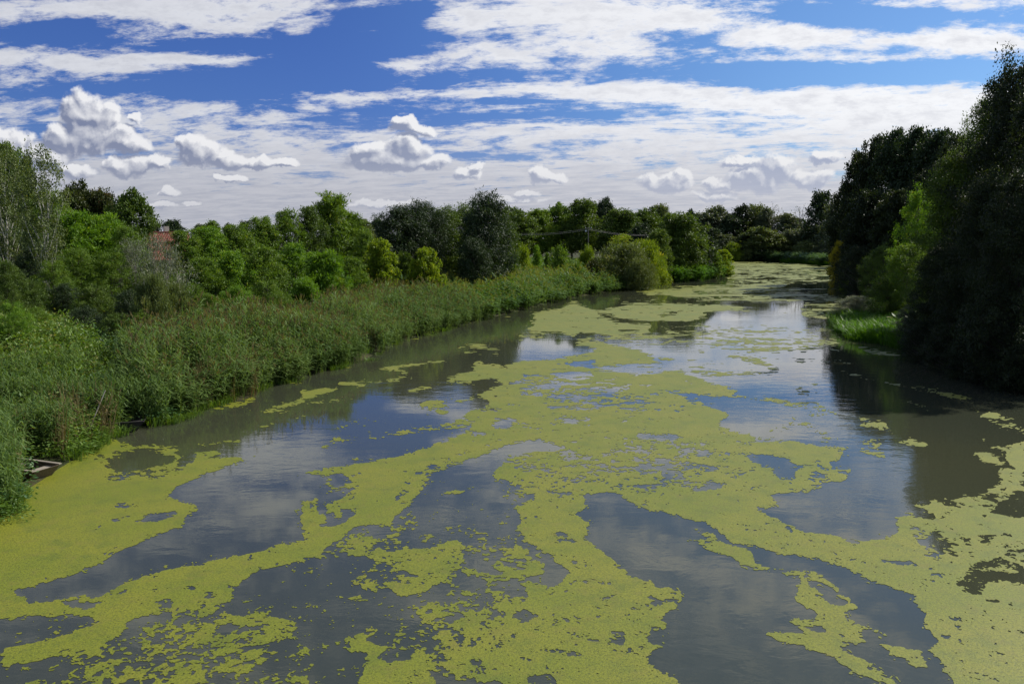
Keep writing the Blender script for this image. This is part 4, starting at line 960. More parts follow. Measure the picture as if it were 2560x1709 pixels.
plant('round_tree', T, 'walnut', 'deep', 1700, 534, 142, 140, 'dense dome-shaped dark green tree on the left bank near the water', None)
plant('round_tree', T, 'walnut', 'dark', 1752, 585, 148, 90, 'lower dark flank tree right of the dome-shaped tree')
plant('round_tree', T, 'walnut', 'deep', 1648, 575, 132, 70, 'smaller dark tree left of the dome-shaped tree')
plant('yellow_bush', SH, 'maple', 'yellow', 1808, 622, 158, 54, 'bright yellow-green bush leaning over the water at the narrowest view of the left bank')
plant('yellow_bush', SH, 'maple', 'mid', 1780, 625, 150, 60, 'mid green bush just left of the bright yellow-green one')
plant('olive_bush', SH, 'olive_shrub', 'olive', 1560, 612, 118, 150, 'big dense olive osier bush at the end of the reed bed')
plant('olive_bush', SH, 'olive_shrub', 'yellow', 1616, 604, 121, 96, 'yellow-tipped osier bush right of the big olive one')
plant('olive_bush', SH, 'olive_shrub', 'olive', 1600, 650, 114, 90, 'low dark osier bush hanging over the inlet')
plant('sapling', T, 'sparse', 'yellow', 1560, 582, 132, 74, 'sparse sapling with pale yellow leaves behind the olive osiers')
plant('shore_bush', SH, 'shrub', 'yellow', 1652, 655, 128, 50, 'low yellowish bush at the waterline below the dome tree')
plant('shore_bush', SH, 'shrub', 'deep', 1690, 640, 138, 70, 'dark low bush under the dome tree')
GB = 'bushes on the levee behind the reeds'
for (k, u, v, Y, w, m_, lb) in [
 ('shrub', 1306, 622, 112, 54, 'yellow', 'rounded yellow-green bush on the levee right of the dark willows'),
 ('cone', 1343, 614, 118, 26, 'green', 'narrow upright green conical bush on the levee'),
 ('shrub', 1398, 624, 112, 62, 'mid', 'mid green round bush right of the conical one'),
 ('shrub', 1470, 624, 122, 50, 'yellow', 'yellow-leaved bush below the power pole'),
 ('shrub', 1490, 652, 112, 56, 'rust', 'reddish-brown low bush below the path'),
 ('shrub', 1440, 664, 108, 56, 'mid', 'small green bush at the top of the reeds'),
 ('shrub', 1268, 645, 96, 60, 'deep', 'dark green bush at the foot of the tallest willow'),
 ('shrub', 1530, 640, 124, 60, 'olive', 'dull olive bush left behind the big osier'),
 ('cone', 1368, 632, 124, 20, 'mid', 'tiny pointed bush between the conical and the round one'),
 ]: plant('levee_bush', SH, k, m_, u, v, Y, w, lb, GB)
wil = [
 (1000, 508, 88, 140, 'dark', 'dark willow with ragged top, leftmost of the tall dark group'),
 (1058, 498, 91, 130, 'dark', 'dark willow second from the left in the tall group'),
 (1112, 512, 96, 110, 'deep', 'slightly lower willow in the middle of the dark group'),
 (1166, 506, 98, 96, 'deep', 'willow with feathery crown left of the tallest'),
 (1214, 476, 90, 128, 'dark', 'tallest blue-green dark willow with foliage down to the reeds'),
 (1258, 534, 98, 80, 'deep', 'willow flank right of the tallest one, left of the walnut row'),
 (1185, 590, 86, 90, 'dark', 'low dark willow in front of the tallest one'),
]
for u, v, Y, w, m_, lb in wil: plant('willow_tree', T, 'willow', m_, u, v, Y, w, lb, 'tall dark willows on the left bank')
plant('maple_tree', T, 'maple', 'yellow', 948, 596, 74, 104, 'bright yellow-green maple in front of the dark willows, left one')
plant('maple_tree', T, 'maple', 'yellow', 1066, 618, 76, 96, 'bright yellow-green maple beside the dark shaded gap, right one')
plant('maple_tree', T, 'maple', 'deep', 1010, 628, 79, 70, 'shaded darker maple between the two bright ones')
GL = 'green thicket of locust trees on the left bank'
loc = [
 ('locust', 462, 570, 66, 120, 'mid', 'locust tree right beside the red roof'),
 ('locust', 520, 562, 68, 120, 'green', 'fresh green locust tree at the left end of the thicket skyline'),
 ('locust', 590, 556, 70, 120, 'mid', 'locust tree, second rise of the thicket skyline'),
 ('locust', 655, 538, 74, 110, 'mid', 'locust tree where the thicket starts climbing'),
 ('locust', 716, 520, 76, 110, 'mid', 'feathery locust tree left below the pointed one'),
 ('locust', 775, 512, 78, 100, 'deep', 'dark locust tree shouldering the pointed one'),
 ('ailanthus', 832, 480, 82, 130, 'mid', 'tallest pointed tree of the thicket with palm-like leaves'),
 ('locust', 884, 530, 84, 90, 'mid', 'locust tree falling away right of the pointed one'),
 ('locust', 915, 572, 78, 90, 'mid', 'last locust tree before the notch of sky'),
 ('locust', 500, 640, 56, 130, 'mid', 'lower locust right behind the silver twiggy bush'),
 ('locust', 575, 622, 58, 130, 'green', 'fresh green locust crown in the lower row, left'),
 ('locust', 655, 610, 60, 130, 'mid', 'mid green locust crown in the middle of the lower row'),
 ('locust', 735, 602, 63, 130, 'green', 'bright locust crown in the lower row under the pointed tree'),
 ('ailanthus', 812, 622, 62, 120, 'green', 'sumac-like bush with long bright leaves at the thicket front'),
 ('locust', 878, 640, 66, 100, 'mid', 'locust crown right of the sumac-like bush'),
 ('nearbush', 585, 705, 50, 120, 'green', 'low green bush where thicket meets tall reeds, left'),
 ('nearbush', 668, 690, 53, 120, 'mid', 'low shaded bush at the thicket foot'),
 ('ailanthus', 758, 690, 57, 110, 'green', 'low sumac clump with bright drooping leaves over the reeds'),
 ('locust', 845, 690, 63, 70, 'yellow', 'small yellow-green bush at the thicket corner above the reeds'),
 ('nearbush', 515, 725, 46, 90, 'mid', 'low bush behind the brown reed plumes'),
]
for k, u, v, Y, w, m_, lb in loc: plant('locust_tree' if k == 'locust' else 'thicket_tree', T, k, m_, u, v, Y, w, lb, GL)

GN = 'mixed trees and bushes on the near left bank'
lf = [
 ('poplar', 30, 350, 66, 110, 'mid', 'leafy poplar behind the pale stems at the left edge'),
 ('cone', 44, 388, 64, 60, 'deep', 'pointed dark spire between the two pale-stemmed trees, left one'),
 ('cone', 78, 402, 66, 56, 'deep', 'pointed dark spire beside the birch, right one'),
 ('locust', 130, 470, 62, 150, 'mid', 'broad mid green tree behind the birch stems'),
 ('walnut', 195, 458, 66, 110, 'rust', 'tree with rusty brown seed heads against the sky'),
 ('walnut', 262, 474, 67, 100, 'rust', 'second rust-flecked crown right of the first'),
 ('walnut', 330, 478, 60, 118, 'deep', 'dark lobed tree ending the left group, beside the red roof'),
 ('ailanthus', 185, 520, 54, 130, 'green', 'fresh green tree with long hanging leaves below the rusty crowns'),
 ('ailanthus', 262, 530, 56, 130, 'green', 'fresh green crown left of the dark lobed tree'),
 ('nearbush', 320, 555, 54, 110, 'mid', 'green crown under the dark lobed tree'),
 ('nearbush', 30, 560, 52, 130, 'dark', 'shaded bush low behind the leftmost pale stem'),
 ('nearbush', 100, 590, 50, 130, 'dark', 'dark hollow-looking bush under the birch'),
 ('nearbush', 190, 610, 48, 130, 'mid', 'mid green bush behind the wooden swing post'),
 ('nearbush', 275, 620, 49, 120, 'mid', 'mid green bush left of the silver twiggy one'),
 ('nearbush', 150, 700, 44, 110, 'dark', 'low dark bush right of the swing post'),
 ('nearbush', 235, 705, 44, 120, 'deep', 'low deep green bush at the top of the weedy slope'),
 ('nearbush', 310, 715, 43, 100, 'dark', 'low dark bush left of the olive shrub'),
 ('nearbush', 125, 640, 45, 110, 'mid', 'mid green bush hiding the foot of the white birch'),
 ('nearbush', 60, 690, 42, 100, 'deep', 'deep green bush below the leftmost pale stem'),
 ('nearbush', 200, 760, 40, 110, 'dark', 'low dark bush right above the weedy slope, centre'),
 ('nearbush', 280, 775, 39.5, 100, 'deep', 'low dark green bush at the upper end of the reed bed'),
 ('nearbush', 345, 770, 40, 90, 'mid', 'low mid green bush behind the first reeds'),
 ('nearbush', 470, 700, 48, 110, 'mid', 'mid green bush right of the brownish olive shrub'),
 ('nearbush', 395, 640, 50, 120, 'deep', 'deep green bush below the red roof behind the silver twigs'),
 ('nearbush', 5, 640, 40, 110, 'deep', 'deep green bush at the left picture edge'),
 ('nearbush', 20, 745, 35, 90, 'green', 'lower fresh green bush at the left picture edge'),
 ('nearbush', 75, 760, 38, 80, 'mid', 'small mid green bush on the slope'),
 ('nearbush', -70, 600, 42, 160, 'mid', 'green bush just outside the left picture edge'),
 ('nearbush', -140, 480, 52, 200, 'deep', 'dark tree just outside the left picture edge'),
]
for k, u, v, Y, w, m_, lb in lf: plant({'poplar': 'poplar_tree', 'cone': 'poplar_tree', 'nearbush': 'leafy_bush'}.get(k, 'leafy_tree'), SH if k == 'nearbush' else T, k, m_, u, v, Y, w, lb, GN)
plant('birch_tree', T, 'birch', 'olive', 112, 362, 46, 130, 'slender half-bare birch with white forking stems against the clouds', None, m_pale_bark, var=0, rz=0.3)
plant('birch_tree', T, 'birch', 'olive', 18, 352, 50, 120, 'pale-stemmed birch with leaning trunk at the left edge', None, m_pale_bark, var=1, rz=1.2)
plant('silver_bush', SH, 'grey', 'grey', 410, 588, 47, 150, 'silver-grey bush with bare arching twigs in front of the roof', None, m_grey_twig)
plant('silver_bush', SH, 'grey', 'grey', 335, 598, 50, 120, 'silver-grey leafy shrub left of the bare arching twigs', None, m_grey_twig)
plant('brown_bush', SH, 'olive_shrub', 'olive', 372, 690, 41, 100, 'brownish olive shrub with bare stems behind the first reeds')
plant('brown_bush', SH, 'olive_shrub', 'olive', 432, 712, 43, 90, 'dull olive shrub right of the brownish one')

GR = 'tall poplars on the right bank'
pop = [
 (2112, 455, 130, 74, 'black', 'lowest stepped poplar at the left end of the right wood'),
 (2140, 372, 124, 84, 'black', 'near-black poplar with ragged left edge against the sky'),
 (2180, 334, 119, 100, 'black', 'poplar climbing to the flat top of the right wood'),
 (2228, 316, 114, 110, 'dark', 'highest poplar at the left of the flat top'),
 (2280, 312, 110, 118, 'dark', 'poplar in the middle of the flat top'),
 (2332, 318, 106, 118, 'dark', 'poplar at the right of the flat top'),
 (2385, 330, 101, 120, 'black', 'last poplar before the great dark tree'),
 (2170, 470, 104, 110, 'black', 'lower black poplar in front of the ragged one'),
 (2235, 470, 98, 110, 'black', 'lower black poplar behind the lit branches'),
]
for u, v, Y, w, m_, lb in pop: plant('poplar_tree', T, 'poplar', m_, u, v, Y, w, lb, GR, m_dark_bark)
GK = 'great dark trees overhanging the right bank'
big = [
 (2528, 122, 50, 300, 'black', 'tallest dark tree reaching the top right of the view'),
 (2462, 218, 57, 220, 'deep', 'tree stepping down left of the tallest one, lit on its edge'),
 (2650, 80, 44, 330, 'black', 'huge dark tree at the right picture edge'),
 (2402, 352, 53, 230, 'deep', 'dark tree behind the branches lit yellow-green'),
 (2468, 420, 43.5, 230, 'black', 'dark crown drooping to the water near the right edge'),
 (2575, 400, 38, 300, 'black', 'black foliage mass at the right edge above the dark water'),
 (2372, 600, 49, 190, 'black', 'low black crown spreading over the water left of the others'),
]
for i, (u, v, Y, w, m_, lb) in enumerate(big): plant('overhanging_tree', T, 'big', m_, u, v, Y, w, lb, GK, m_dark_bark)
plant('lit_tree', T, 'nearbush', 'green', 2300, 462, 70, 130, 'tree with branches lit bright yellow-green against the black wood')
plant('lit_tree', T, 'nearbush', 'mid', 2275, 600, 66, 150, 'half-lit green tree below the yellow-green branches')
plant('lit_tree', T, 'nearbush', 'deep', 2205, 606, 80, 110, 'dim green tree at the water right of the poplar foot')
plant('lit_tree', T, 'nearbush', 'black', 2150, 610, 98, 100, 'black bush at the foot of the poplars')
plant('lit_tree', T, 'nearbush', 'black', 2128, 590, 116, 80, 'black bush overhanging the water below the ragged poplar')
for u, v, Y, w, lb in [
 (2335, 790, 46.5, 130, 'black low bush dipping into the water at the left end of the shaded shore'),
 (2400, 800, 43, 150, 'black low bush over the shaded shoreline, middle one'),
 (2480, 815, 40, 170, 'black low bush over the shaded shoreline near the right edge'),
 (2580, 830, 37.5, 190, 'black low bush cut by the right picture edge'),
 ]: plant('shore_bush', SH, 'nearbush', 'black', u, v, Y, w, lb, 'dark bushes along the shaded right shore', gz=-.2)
for i, (u, v, Y, w, m_, lb) in enumerate([
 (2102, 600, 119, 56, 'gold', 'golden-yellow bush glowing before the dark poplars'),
 (2128, 622, 114, 50, 'olive', 'duller bush right of the golden one'),
 (2118, 700, 112, 36, 'yellow', 'small yellow-green clump at the right waterline'),
 (2150, 735, 70, 110, 'grey', 'grey-green bush above the bright grass patch'),
 (2232, 690, 67, 110, 'deep', 'dim green bush over the bright grass'),
 (2292, 752, 54, 80, 'grey', 'grey-leaved bush where the bright grass meets the black crown'),
 (2310, 800, 50.5, 90, 'black', 'black drooping bush right of the bright grass'),
 (2190, 740, 74, 70, 'mid', 'little green bush behind the bright grass'),
 ]): plant('bank_bush', SH, 'locust' if Y > 80 else 'nearbush', m_, u, v, Y, w, lb, 'bushes under the right-bank trees')
for X_, Y_, t in [(47, 58, 'inland'), (36, 46, 'nearer'), (46, 84, 'farther'), (36, 32, 'nearest'), (52, 100, 'farthest')]:  # unseen trees added on the right to shade the wood and water
    plant('overhanging_tree', T, 'big', 'black', 2600, 600 - (16.5 - 7) / Y_ * 2009, Y_, 9.5 / Y_ * 2025, f'{t} dark unseen tree added beyond the right edge to cast shade', GK, m_dark_bark, X=X_)

# ================================================================== reeds, weeds and grass
def merge(protos, pos, rz, sc, zs=None, tilt=.08, seed=0, tint_shift=None):
    r = np.random.default_rng(seed)
    n = len(pos); which = r.integers(0, len(protos), n)
    zs = sc if zs is None else zs
    V_, F_, T_, off = [], [], [], 0
    ta = r.normal(0, tilt, n); tb = r.normal(0, tilt, n)
    for k, (v, f, t) in enumerate(protos):
        idx = np.nonzero(which == k)[0]
        if len(idx) == 0: continue
        c, s_ = np.cos(rz[idx])[:, None], np.sin(rz[idx])[:, None]
        x = v[None, :, 0] * sc[idx][:, None]; y = v[None, :, 1] * sc[idx][:, None]; z = v[None, :, 2] * zs[idx][:, None]
        X_ = x * c - y * s_ + z * ta[idx][:, None] + pos[idx, 0][:, None]
        Y_ = x * s_ + y * c + z * tb[idx][:, None] + pos[idx, 1][:, None]
        Z_ = z + pos[idx, 2][:, None]
        V_.append(np.stack([X_, Y_, Z_], -1).reshape(-1, 3))
        F_.append((f[None] + (np.arange(len(idx)) * len(v))[:, None, None]).reshape(-1, f.shape[1]) + off)
        tt = t[None, :] + (np.zeros((len(idx), 1)) if tint_shift is None else tint_shift[idx][:, None]) * (t[None, :] < .8)
        T_.append(tt.reshape(-1)); off += len(idx) * len(v)
    return np.concatenate(V_), np.concatenate(F_), np.concatenate(T_)

def strip(p0, p1, p2, w0, w1, side):
    """two-segment blade as quads"""
    s_ = np.asarray(side)
    v = np.array([p0 - s_ * w0, p0 + s_ * w0, p1 + s_ * w1, p1 - s_ * w1, p2 + s_ * .004, p2 - s_ * .004])
    return v, np.array([[0, 1, 2, 3], [3, 2, 4, 5]])

def reed(seed, H=3.0, nl=9, lw=.020, ll=.55, plume=True, clump=3):
    r = np.random.default_rng(seed); V_, F_, T_, o = [], [], [], 0
    def put(v, f, t):
        nonlocal o
        V_.append(v); F_.append(f + o); T_.append(np.full(len(f), t)); o += len(v)
    for c in range(clump):
        a = r.uniform(0, 6.28); bx = np.array([math.cos(a), math.sin(a), 0]) * r.uniform(0, .22)
        h = H * r.uniform(.78, 1.08); ln = np.array([r.normal(0, .07), r.normal(0, .07), 1.0])
        sd = np.array([math.sin(a), -math.cos(a), 0])
        top = bx + ln * h
        put(*strip(bx, bx + ln * h * .5, top, .011, .009, sd), .62)
        for i in range(nl):
            z = h * (.30 + .62 * i / nl); b0 = bx + ln * z; th = r.uniform(0, 6.28)
            out = np.array([math.cos(th), math.sin(th), 0]); sdd = np.array([-math.sin(th), math.cos(th), .25 * r.normal()])
            l = ll * r.uniform(.6, 1.15)
            p1 = b0 + out * l * .5 + np.array([0, 0, l * r.uniform(.25, .5)]); p2 = p1 + out * l * .45 + np.array([0, 0, -l * r.uniform(.0, .35)])
            put(*strip(b0, p1, p2, lw * .8, lw, sdd), float(np.clip(r.normal(.38, .16), 0, .75)))
        if plume and r.random() < .42:
            for i in range(4):
                th = r.uniform(0, 6.28); dd = unit(np.array([math.cos(th) * .5, math.sin(th) * .5, .9]))
                v, f = leaves((top - ln * r.uniform(0, .22))[None], dd[None], unit(np.array([[math.sin(th), -math.cos(th), .2]])), r.uniform(.14, .26), .05)
                put(v, f, .95)
    return np.concatenate(V_), np.concatenate(F_), np.concatenate(T_)

def weed(seed, H=1.0, rad=.55, n=90, L=.15, W=.07, stems=6, droop=.1):
    r = np.random.default_rng(seed)
    th = r.uniform(0, 6.28, n); rr = rad * np.sqrt(r.random(n)); z = H * (1 - .35 * (rr / rad) ** 2) * r.uniform(.25, 1.05, n)
    p = np.stack([np.cos(th) * rr, np.sin(th) * rr, z], -1)
    ax = unit(np.stack([np.cos(th), np.sin(th), r.normal(.1, .5, n) - droop], -1) + r.normal(0, .4, (n, 3)))
    nr = unit(r.normal(0, .5, (n, 3)) + np.array([0, 0, 1.]))
    v, f = leaves(p, ax, nr, L * r.uniform(.6, 1.3, n), W)
    return v, f, np.clip(r.normal(.4, .2, n), 0, 1)

def tuft(seed, H=.5, rad=.3, n=40, w=.012):
    r = np.random.default_rng(seed); V_, F_, o = [], [], 0
    for i in range(n):
        th = r.uniform(0, 6.28); b0 = np.array([math.cos(th), math.sin(th), 0]) * rad * math.sqrt(r.random())
        out = np.array([math.cos(th), math.sin(th), 0]) * r.uniform(.2, .8); h = H * r.uniform(.6, 1.1)
        v, f = strip(b0, b0 + out * h * .3 + np.array([0, 0, h * .65]), b0 + out * h * .9 + np.array([0, 0, h * r.uniform(.6, 1)]), w, w * .8, np.array([-math.sin(th), math.cos(th), 0]))
        V_.append(v); F_.append(f + o); o += len(v)
    F_ = np.concatenate(F_)
    return np.concatenate(V_), F_, np.clip(r.normal(.4, .2, len(F_)), 0, 1)

LM['reed'] = leaf_mat('reed_leaves', (.052, .118, .028), (.170, .245, .065), (.145, .118, .055), .42, .55, .2, (1.15, 1.15, .45))
LM['dryreed'] = leaf_mat('dry_reed_stems', (.10, .085, .03), (.21, .165, .07), (.26, .17, .09), .3, .6, .3, (1.1, 1.0, .5))
LM['weed'] = leaf_mat('weed_leaves', (.058, .130, .020), (.150, .245, .038), (.22, .22, .05), .38, .5, .35)
LM['grass'] = leaf_mat('bright_grass', (.050, .140, .010), (.105, .235, .014), (.15, .27, .02), .45, .5, .3)
LM['nettle'] = leaf_mat('blue_green_leaves', (.044, .112, .034), (.115, .205, .066), (.13, .17, .08), .32, .45, .4)

def region(n, xr, yr, test, seed):
    r = np.random.default_rng(seed)
    x = r.uniform(*xr, n); y = r.uniform(*yr, n)
    d, left = shore(x, y)
    u, _ = project(x, y, 1.0)
    k = test(x, y, d, left, u, r)
    x, y, d = x[k], y[k], d[k]
    z = np.maximum(height(x, y), -.25)
    return np.stack([x, y, z], -1), d
def bed(name, label, mat, protos, pos, sc, zs=None, tilt=.08, seed=1, ts=None):
    r = np.random.default_rng(seed)
    v, f, t = merge(protos, pos, r.uniform(0, 6.28, len(pos)), sc, zs, tilt, seed, ts)
    print(name, len(pos), len(f) * 2)
    return tag(link(name, mesh_np(name, v, f, tint=t), mat=LM[mat]), label, None, None, 'stuff')

def clear_boat(x, y):
    uu, vv = project(x, y, 0.0)
    return ~((uu > 44) & (uu < 180) & (vv > 1150) & (vv < 1330))
reeds_near = [reed(s, 2.55, 11, .020, .50) for s in range(6)]
reeds_mid = [reed(s + 20, 2.9, 7, .045, .70, clump=3) for s in range(5)]
def t_near(x, y, d, left, u, r): return left & (d > -.35) & (d < np.where(y < 50, 6.5, 8.5)) & (u > 335 + 60 * (fbm(x, y, [(1.5, 1)], 3.1) - .5)) & (y > 31) & (r.random(len(x)) < np.where(y < 50, 1, .62)) & (fbm(x, y, [(2.5, 1), (1, .5)], 2.2) > .22)
pos, d = region(19000, (-34, 2), (30, 72), t_near, 5)
r_ = np.random.default_rng(8)
hz_ = (.62 + .42 * smooth(d, -.3, 2.2)) * r_.uniform(.82, 1.12, len(pos)) * (.66 + .66 * fbm(pos[:, 0], pos[:, 1], [(4, 1), (1.3, .8)], 4.4))
bed('reed_bed', 'dense tall green reeds with brown plumes along the left shore', 'reed', reeds_near, pos, r_.uniform(.9, 1.3, len(pos)), hz_, .13, 11, (fbm(pos[:, 0], pos[:, 1], [(5, 1), (2, .5)], 8.8) - .5) * .5)
def t_mid(x, y, d, left, u, r): return left & (d > -.5) & (d < 11) & (u > 900) & (u < 1625) & (y < 127)
pos, d = region(10500, (-30, 24), (70, 128), t_mid, 6)
r_ = np.random.default_rng(9)
hz_ = (.58 + .40 * smooth(d, -.3, 2.5)) * r_.uniform(.8, 1.12, len(pos)) * (.70 + .60 * fbm(pos[:, 0], pos[:, 1], [(6, 1), (2, .8)], 4.4))
bed('far_reed_bed', 'lighter green reeds farther along the left shore up to the osier bush', 'weed', reeds_mid, pos, r_.uniform(1.1, 1.6, len(pos)), hz_, .07, 12, (fbm(pos[:, 0], pos[:, 1], [(8, 1), (3, .7)], 8.8) - .5) * 1.0)
def t_inlet(x, y, d, left, u, r): return left & (d > -.6) & (d < 6) & (u > 1640) & (u < 1815)
pos, d = region(6000, (22, 60), (128, 185), t_inlet, 7)
r_ = np.random.default_rng(10)
bed('inlet_reeds', 'low fresh green reeds below the dome tree', 'grass', reeds_mid, pos, r_.uniform(1.5, 2.2, len(pos)), r_.uniform(.75, .95, len(pos)), .07, 13)
def t_farshore(x, y, d, left, u, r): return (d > -.5) & (d < 4) & (u > 1900) & (u < 2100) & (y > 225)
pos, d = region(6500, (70, 115), (222, 275), t_farshore, 17)
r_ = np.random.default_rng(10)
bed('far_shore_reeds', 'pale strip of reeds on the far shore', 'nettle', reeds_mid, pos, r_.uniform(2.2, 3, len(pos)), r_.uniform(.7, 1.1, len(pos)), .07, 14)

# dry stems at the reed foot and among the near weeds
dry = [reed(s + 50, 1.9, 3, .012, .35, plume=False, clump=5) for s in range(5)]
def t_dry(x, y, d, left, u, r):
    g1 = left & (d > -.1) & (d < 1.4) & (u > 60) & (u < 290) & (y < 32) & (r.random(len(x)) < .6)
    g2 = left & (d > -.2) & (d < 1.3) & (u > 460) & (u < 640) & (y < 38)
    g3 = left & (d > 0) & (d < 2.5) & (y < 60) & (r.random(len(x)) < .12)
    return (g1 | g2 | g3) & (u > -60) & clear_boat(x, y)
pos, d = region(9000, (-24, -3), (19, 60), t_dry, 21)
r_ = np.random.default_rng(22)
bed('dry_reeds', 'tan and rust dry reed stems at the water edge', 'dryreed', dry, pos, r_.uniform(.8, 1.2, len(pos)), r_.uniform(.6, 1.05, len(pos)), .13, 23)

# near left slope
w1_ = [weed(s, 1.05, .55, 120, .16, .055) for s in range(5)]
w2_ = [weed(s + 9, .8, .5, 110, .10, .06) for s in range(5)]
rd2 = [reed(s + 70, 1.7, 8, .016, .42, plume=False, clump=4) for s in range(5)]
def t_slope(x, y, d, left, u, r): return left & (d > .15) & (u > -120) & (u < 560) & (y < 45) & (d < 17) & clear_boat(x, y) & (fbm(x, y, [(1.4, 1)], 1.2) > .12)
pos, d = region(5600, (-34, -9), (15, 45), t_slope, 31)
r_ = np.random.default_rng(32)
cl = fbm(pos[:, 0], pos[:, 1], [(3.0, 1), (1.1, .5)], 5.5)
k = cl > .46
bed('slope_weeds', 'leafy green weeds covering the near left slope', 'weed', w1_, pos[k], r_.uniform(.8, 1.4, k.sum()), r_.uniform(.6, 1.5, k.sum()) * (.7 + .5 * cl[k]) * (.55 + .45 * smooth(d[k], 0, 2)), .12, 33, (cl[k] - .5) * .8)
k = ~k
bed('slope_nettles', 'blue-green nettles and vines among the near left weeds', 'nettle', w2_, pos[k], r_.uniform(.8, 1.5, k.sum()), r_.uniform(.7, 1.7, k.sum()) * (.5 + .5 * smooth(d[k], 0, 2)), .12, 34)
def t_sr(x, y, d, left, u, r): return left & (d > -.1) & (u > -120) & (u < 420) & (y < 34) & (d < 5.5) & clear_boat(x, y) & (fbm(x, y, [(2.2, 1), (.8, .4)], 7.2) > .47)
pos, d = region(5200, (-24, -9), (15, 34), t_sr, 41)
r_ = np.random.default_rng(42)
bed('slope_reeds', 'half-tall reeds leaning over the near left shore', 'reed', rd2, pos, r_.uniform(.8, 1.2, len(pos)), r_.uniform(.7, 1.25, len(pos)), .12, 43)
# fringe of bright low grass at the waterline
gt = [tuft(s, .45, .28, 44) for s in range(5)]
def t_fr(x, y, d, left, u, r): return left & (d > -.45) & (d < .9) & (u > -60) & (y < 64) & (fbm(x, y, [(1.6, 1), (.5, .4)], 9.2) > np.where((u > 380) & (u < 600), .25, .60)) & clear_boat(x, y)
pos, d = region(6000, (-18, 0), (17, 64), t_fr, 51)
r_ = np.random.default_rng(52)
bed('shore_grass', 'low bright grass fringing the left waterline', 'weed', gt, pos, r_.uniform(.8, 1.5, len(pos)), r_.uniform(.4, 1.3, len(pos)), .1, 53)
# bright grass patch, right bank
gt2 = [tuft(s + 30, .75, .4, 46, .022) for s in range(5)]
def t_rp(x, y, d, left, u, r): return (~left) & (d > -.5) & (d < 6) & (y > 52) & (y < 72) & (u < 2300)
pos, d = region(3000, (18, 36), (50, 74), t_rp, 61)
r_ = np.random.default_rng(62)
bed('bright_grass_patch', 'vivid sunlit grass patch on the right shore below dark trees', 'grass', gt2, pos, r_.uniform(.9, 1.6, len(pos)), r_.uniform(.7, 1.5, len(pos)), .1, 63)
def t_rs(x, y, d, left, u, r): return (~left) & (d > -.4) & (d < 3) & (y > 225) & (u > 1960) & (u < 2110)
pos, d = region(3000, (70, 115), (205, 262), t_rs, 64)
r_ = np.random.default_rng(65)
bed('far_bank_grass', 'bright strip of grass at the far right shore', 'grass', gt2, pos, r_.uniform(3, 4.5, len(pos)), r_.uniform(1.2, 2.0, len(pos)), .1, 66)
# undergrowth on the levee, under the trees and along the right shore
ug = [weed(s + 70, 1.1, 1.0, 80, .34, .16) for s in range(5)]
def t_ug(x, y, d, left, u, r):
    a = left & (d > 8.5) & (d < 30) & (u > -100) & (u < 1760) & (y > 40) & (y < 150)
    b = (~left) & (d > 3) & (d < 14) & (y > 30) & (y < 150) & ~((y > 52) & (y < 72) & (d < 5))
    return a | b
pos, d = region(8500, (-75, 75), (30, 150), t_ug, 71)
r_ = np.random.default_rng(72)
bed('undergrowth', 'rough green undergrowth beneath the bank trees', 'weed', ug, pos, r_.uniform(.9, 1.9, len(pos)), r_.uniform(.6, 1.5, len(pos)), .1, 73, (fbm(pos[:, 0], pos[:, 1], [(7, 1), (3, .5)], 3.8) - .5) * .8)
# water weeds standing in the duckweed at the right edge and before the boat
ww = [weed(s + 90, .30, .4, 70, .10, .035) for s in range(4)]
def t_ww(x, y, d, left, u, r):
    _, v = project(x, y, 0.0)
    a = (u > 2548) & (u < 2700) & (v > 1300) & (v < 1400) & (r.random(len(x)) < .5)
    b = (u < 44) & (v > 1215) & (v < 1300) & (d < .3)
    return b & (d < .4)
pos, d = region(9000, (-16, 18), (14, 26), t_ww, 81)
pos[:, 2] = .0
r_ = np.random.default_rng(82)
bed('water_plants', 'leafy water plants standing in the duckweed at the lower left shore', 'weed', ww, pos, r_.uniform(.6, 1.1, len(pos)), r_.uniform(.6, 1.3, len(pos)), .1, 83)

def t_dg(x, y, d, left, u, r):
    return left & (d > 8) & (u > 1318) & (u < 1392) & (y > 96) & (y < 122)
pos, d = region(9000, (-5, 16), (94, 124), t_dg, 91)
r_ = np.random.default_rng(92)
bed('dry_grass', 'reddish dry grass on the levee slope between the bushes', 'dryreed', gt2, pos, r_.uniform(1.4, 2.4, len(pos)), r_.uniform(.7, 1.3, len(pos)), .1, 93)

# ================================================================== boats, house, pole and wires
def boxv(cx, cy, cz, sx, sy, sz):
    x, y, z = sx / 2, sy / 2, sz / 2
    v = np.array([(-x, -y, -z), (x, -y, -z), (x, y, -z), (-x, y, -z), (-x, -y, z), (x, -y, z), (x, y, z), (-x, y, z)]) + np.array([cx, cy, cz])
    f = np.array([(0, 3, 2, 1), (4, 5, 6, 7), (0, 1, 5, 4), (1, 2, 6, 5), (2, 3, 7, 6), (3, 0, 4, 7)])
    return v, f
def prism(quad, off):
    """a plank: four corners and a thickness vector"""
    q = np.array(quad, float); v = np.concatenate([q, q + np.array(off)])
    f = np.array([(0, 3, 2, 1), (4, 5, 6, 7), (0, 1, 5, 4), (1, 2, 6, 5), (2, 3, 7, 6), (3, 0, 4, 7)])
    return v, f
def part(name, vf, parent, mat, label=None):
    if not isinstance(vf, list): vf = [vf]
    g_ = Geo()
    for v, f in vf: g_.add(v, f)
    o = link(name, g_.mesh(name), parent, mat)
    if label: o['label'] = label
    return o
m_wood = simple_mat('weathered_boat_wood', (.085, .060, .042), (.17, .135, .095), 14, .8, .5, (.25, 2, 2))
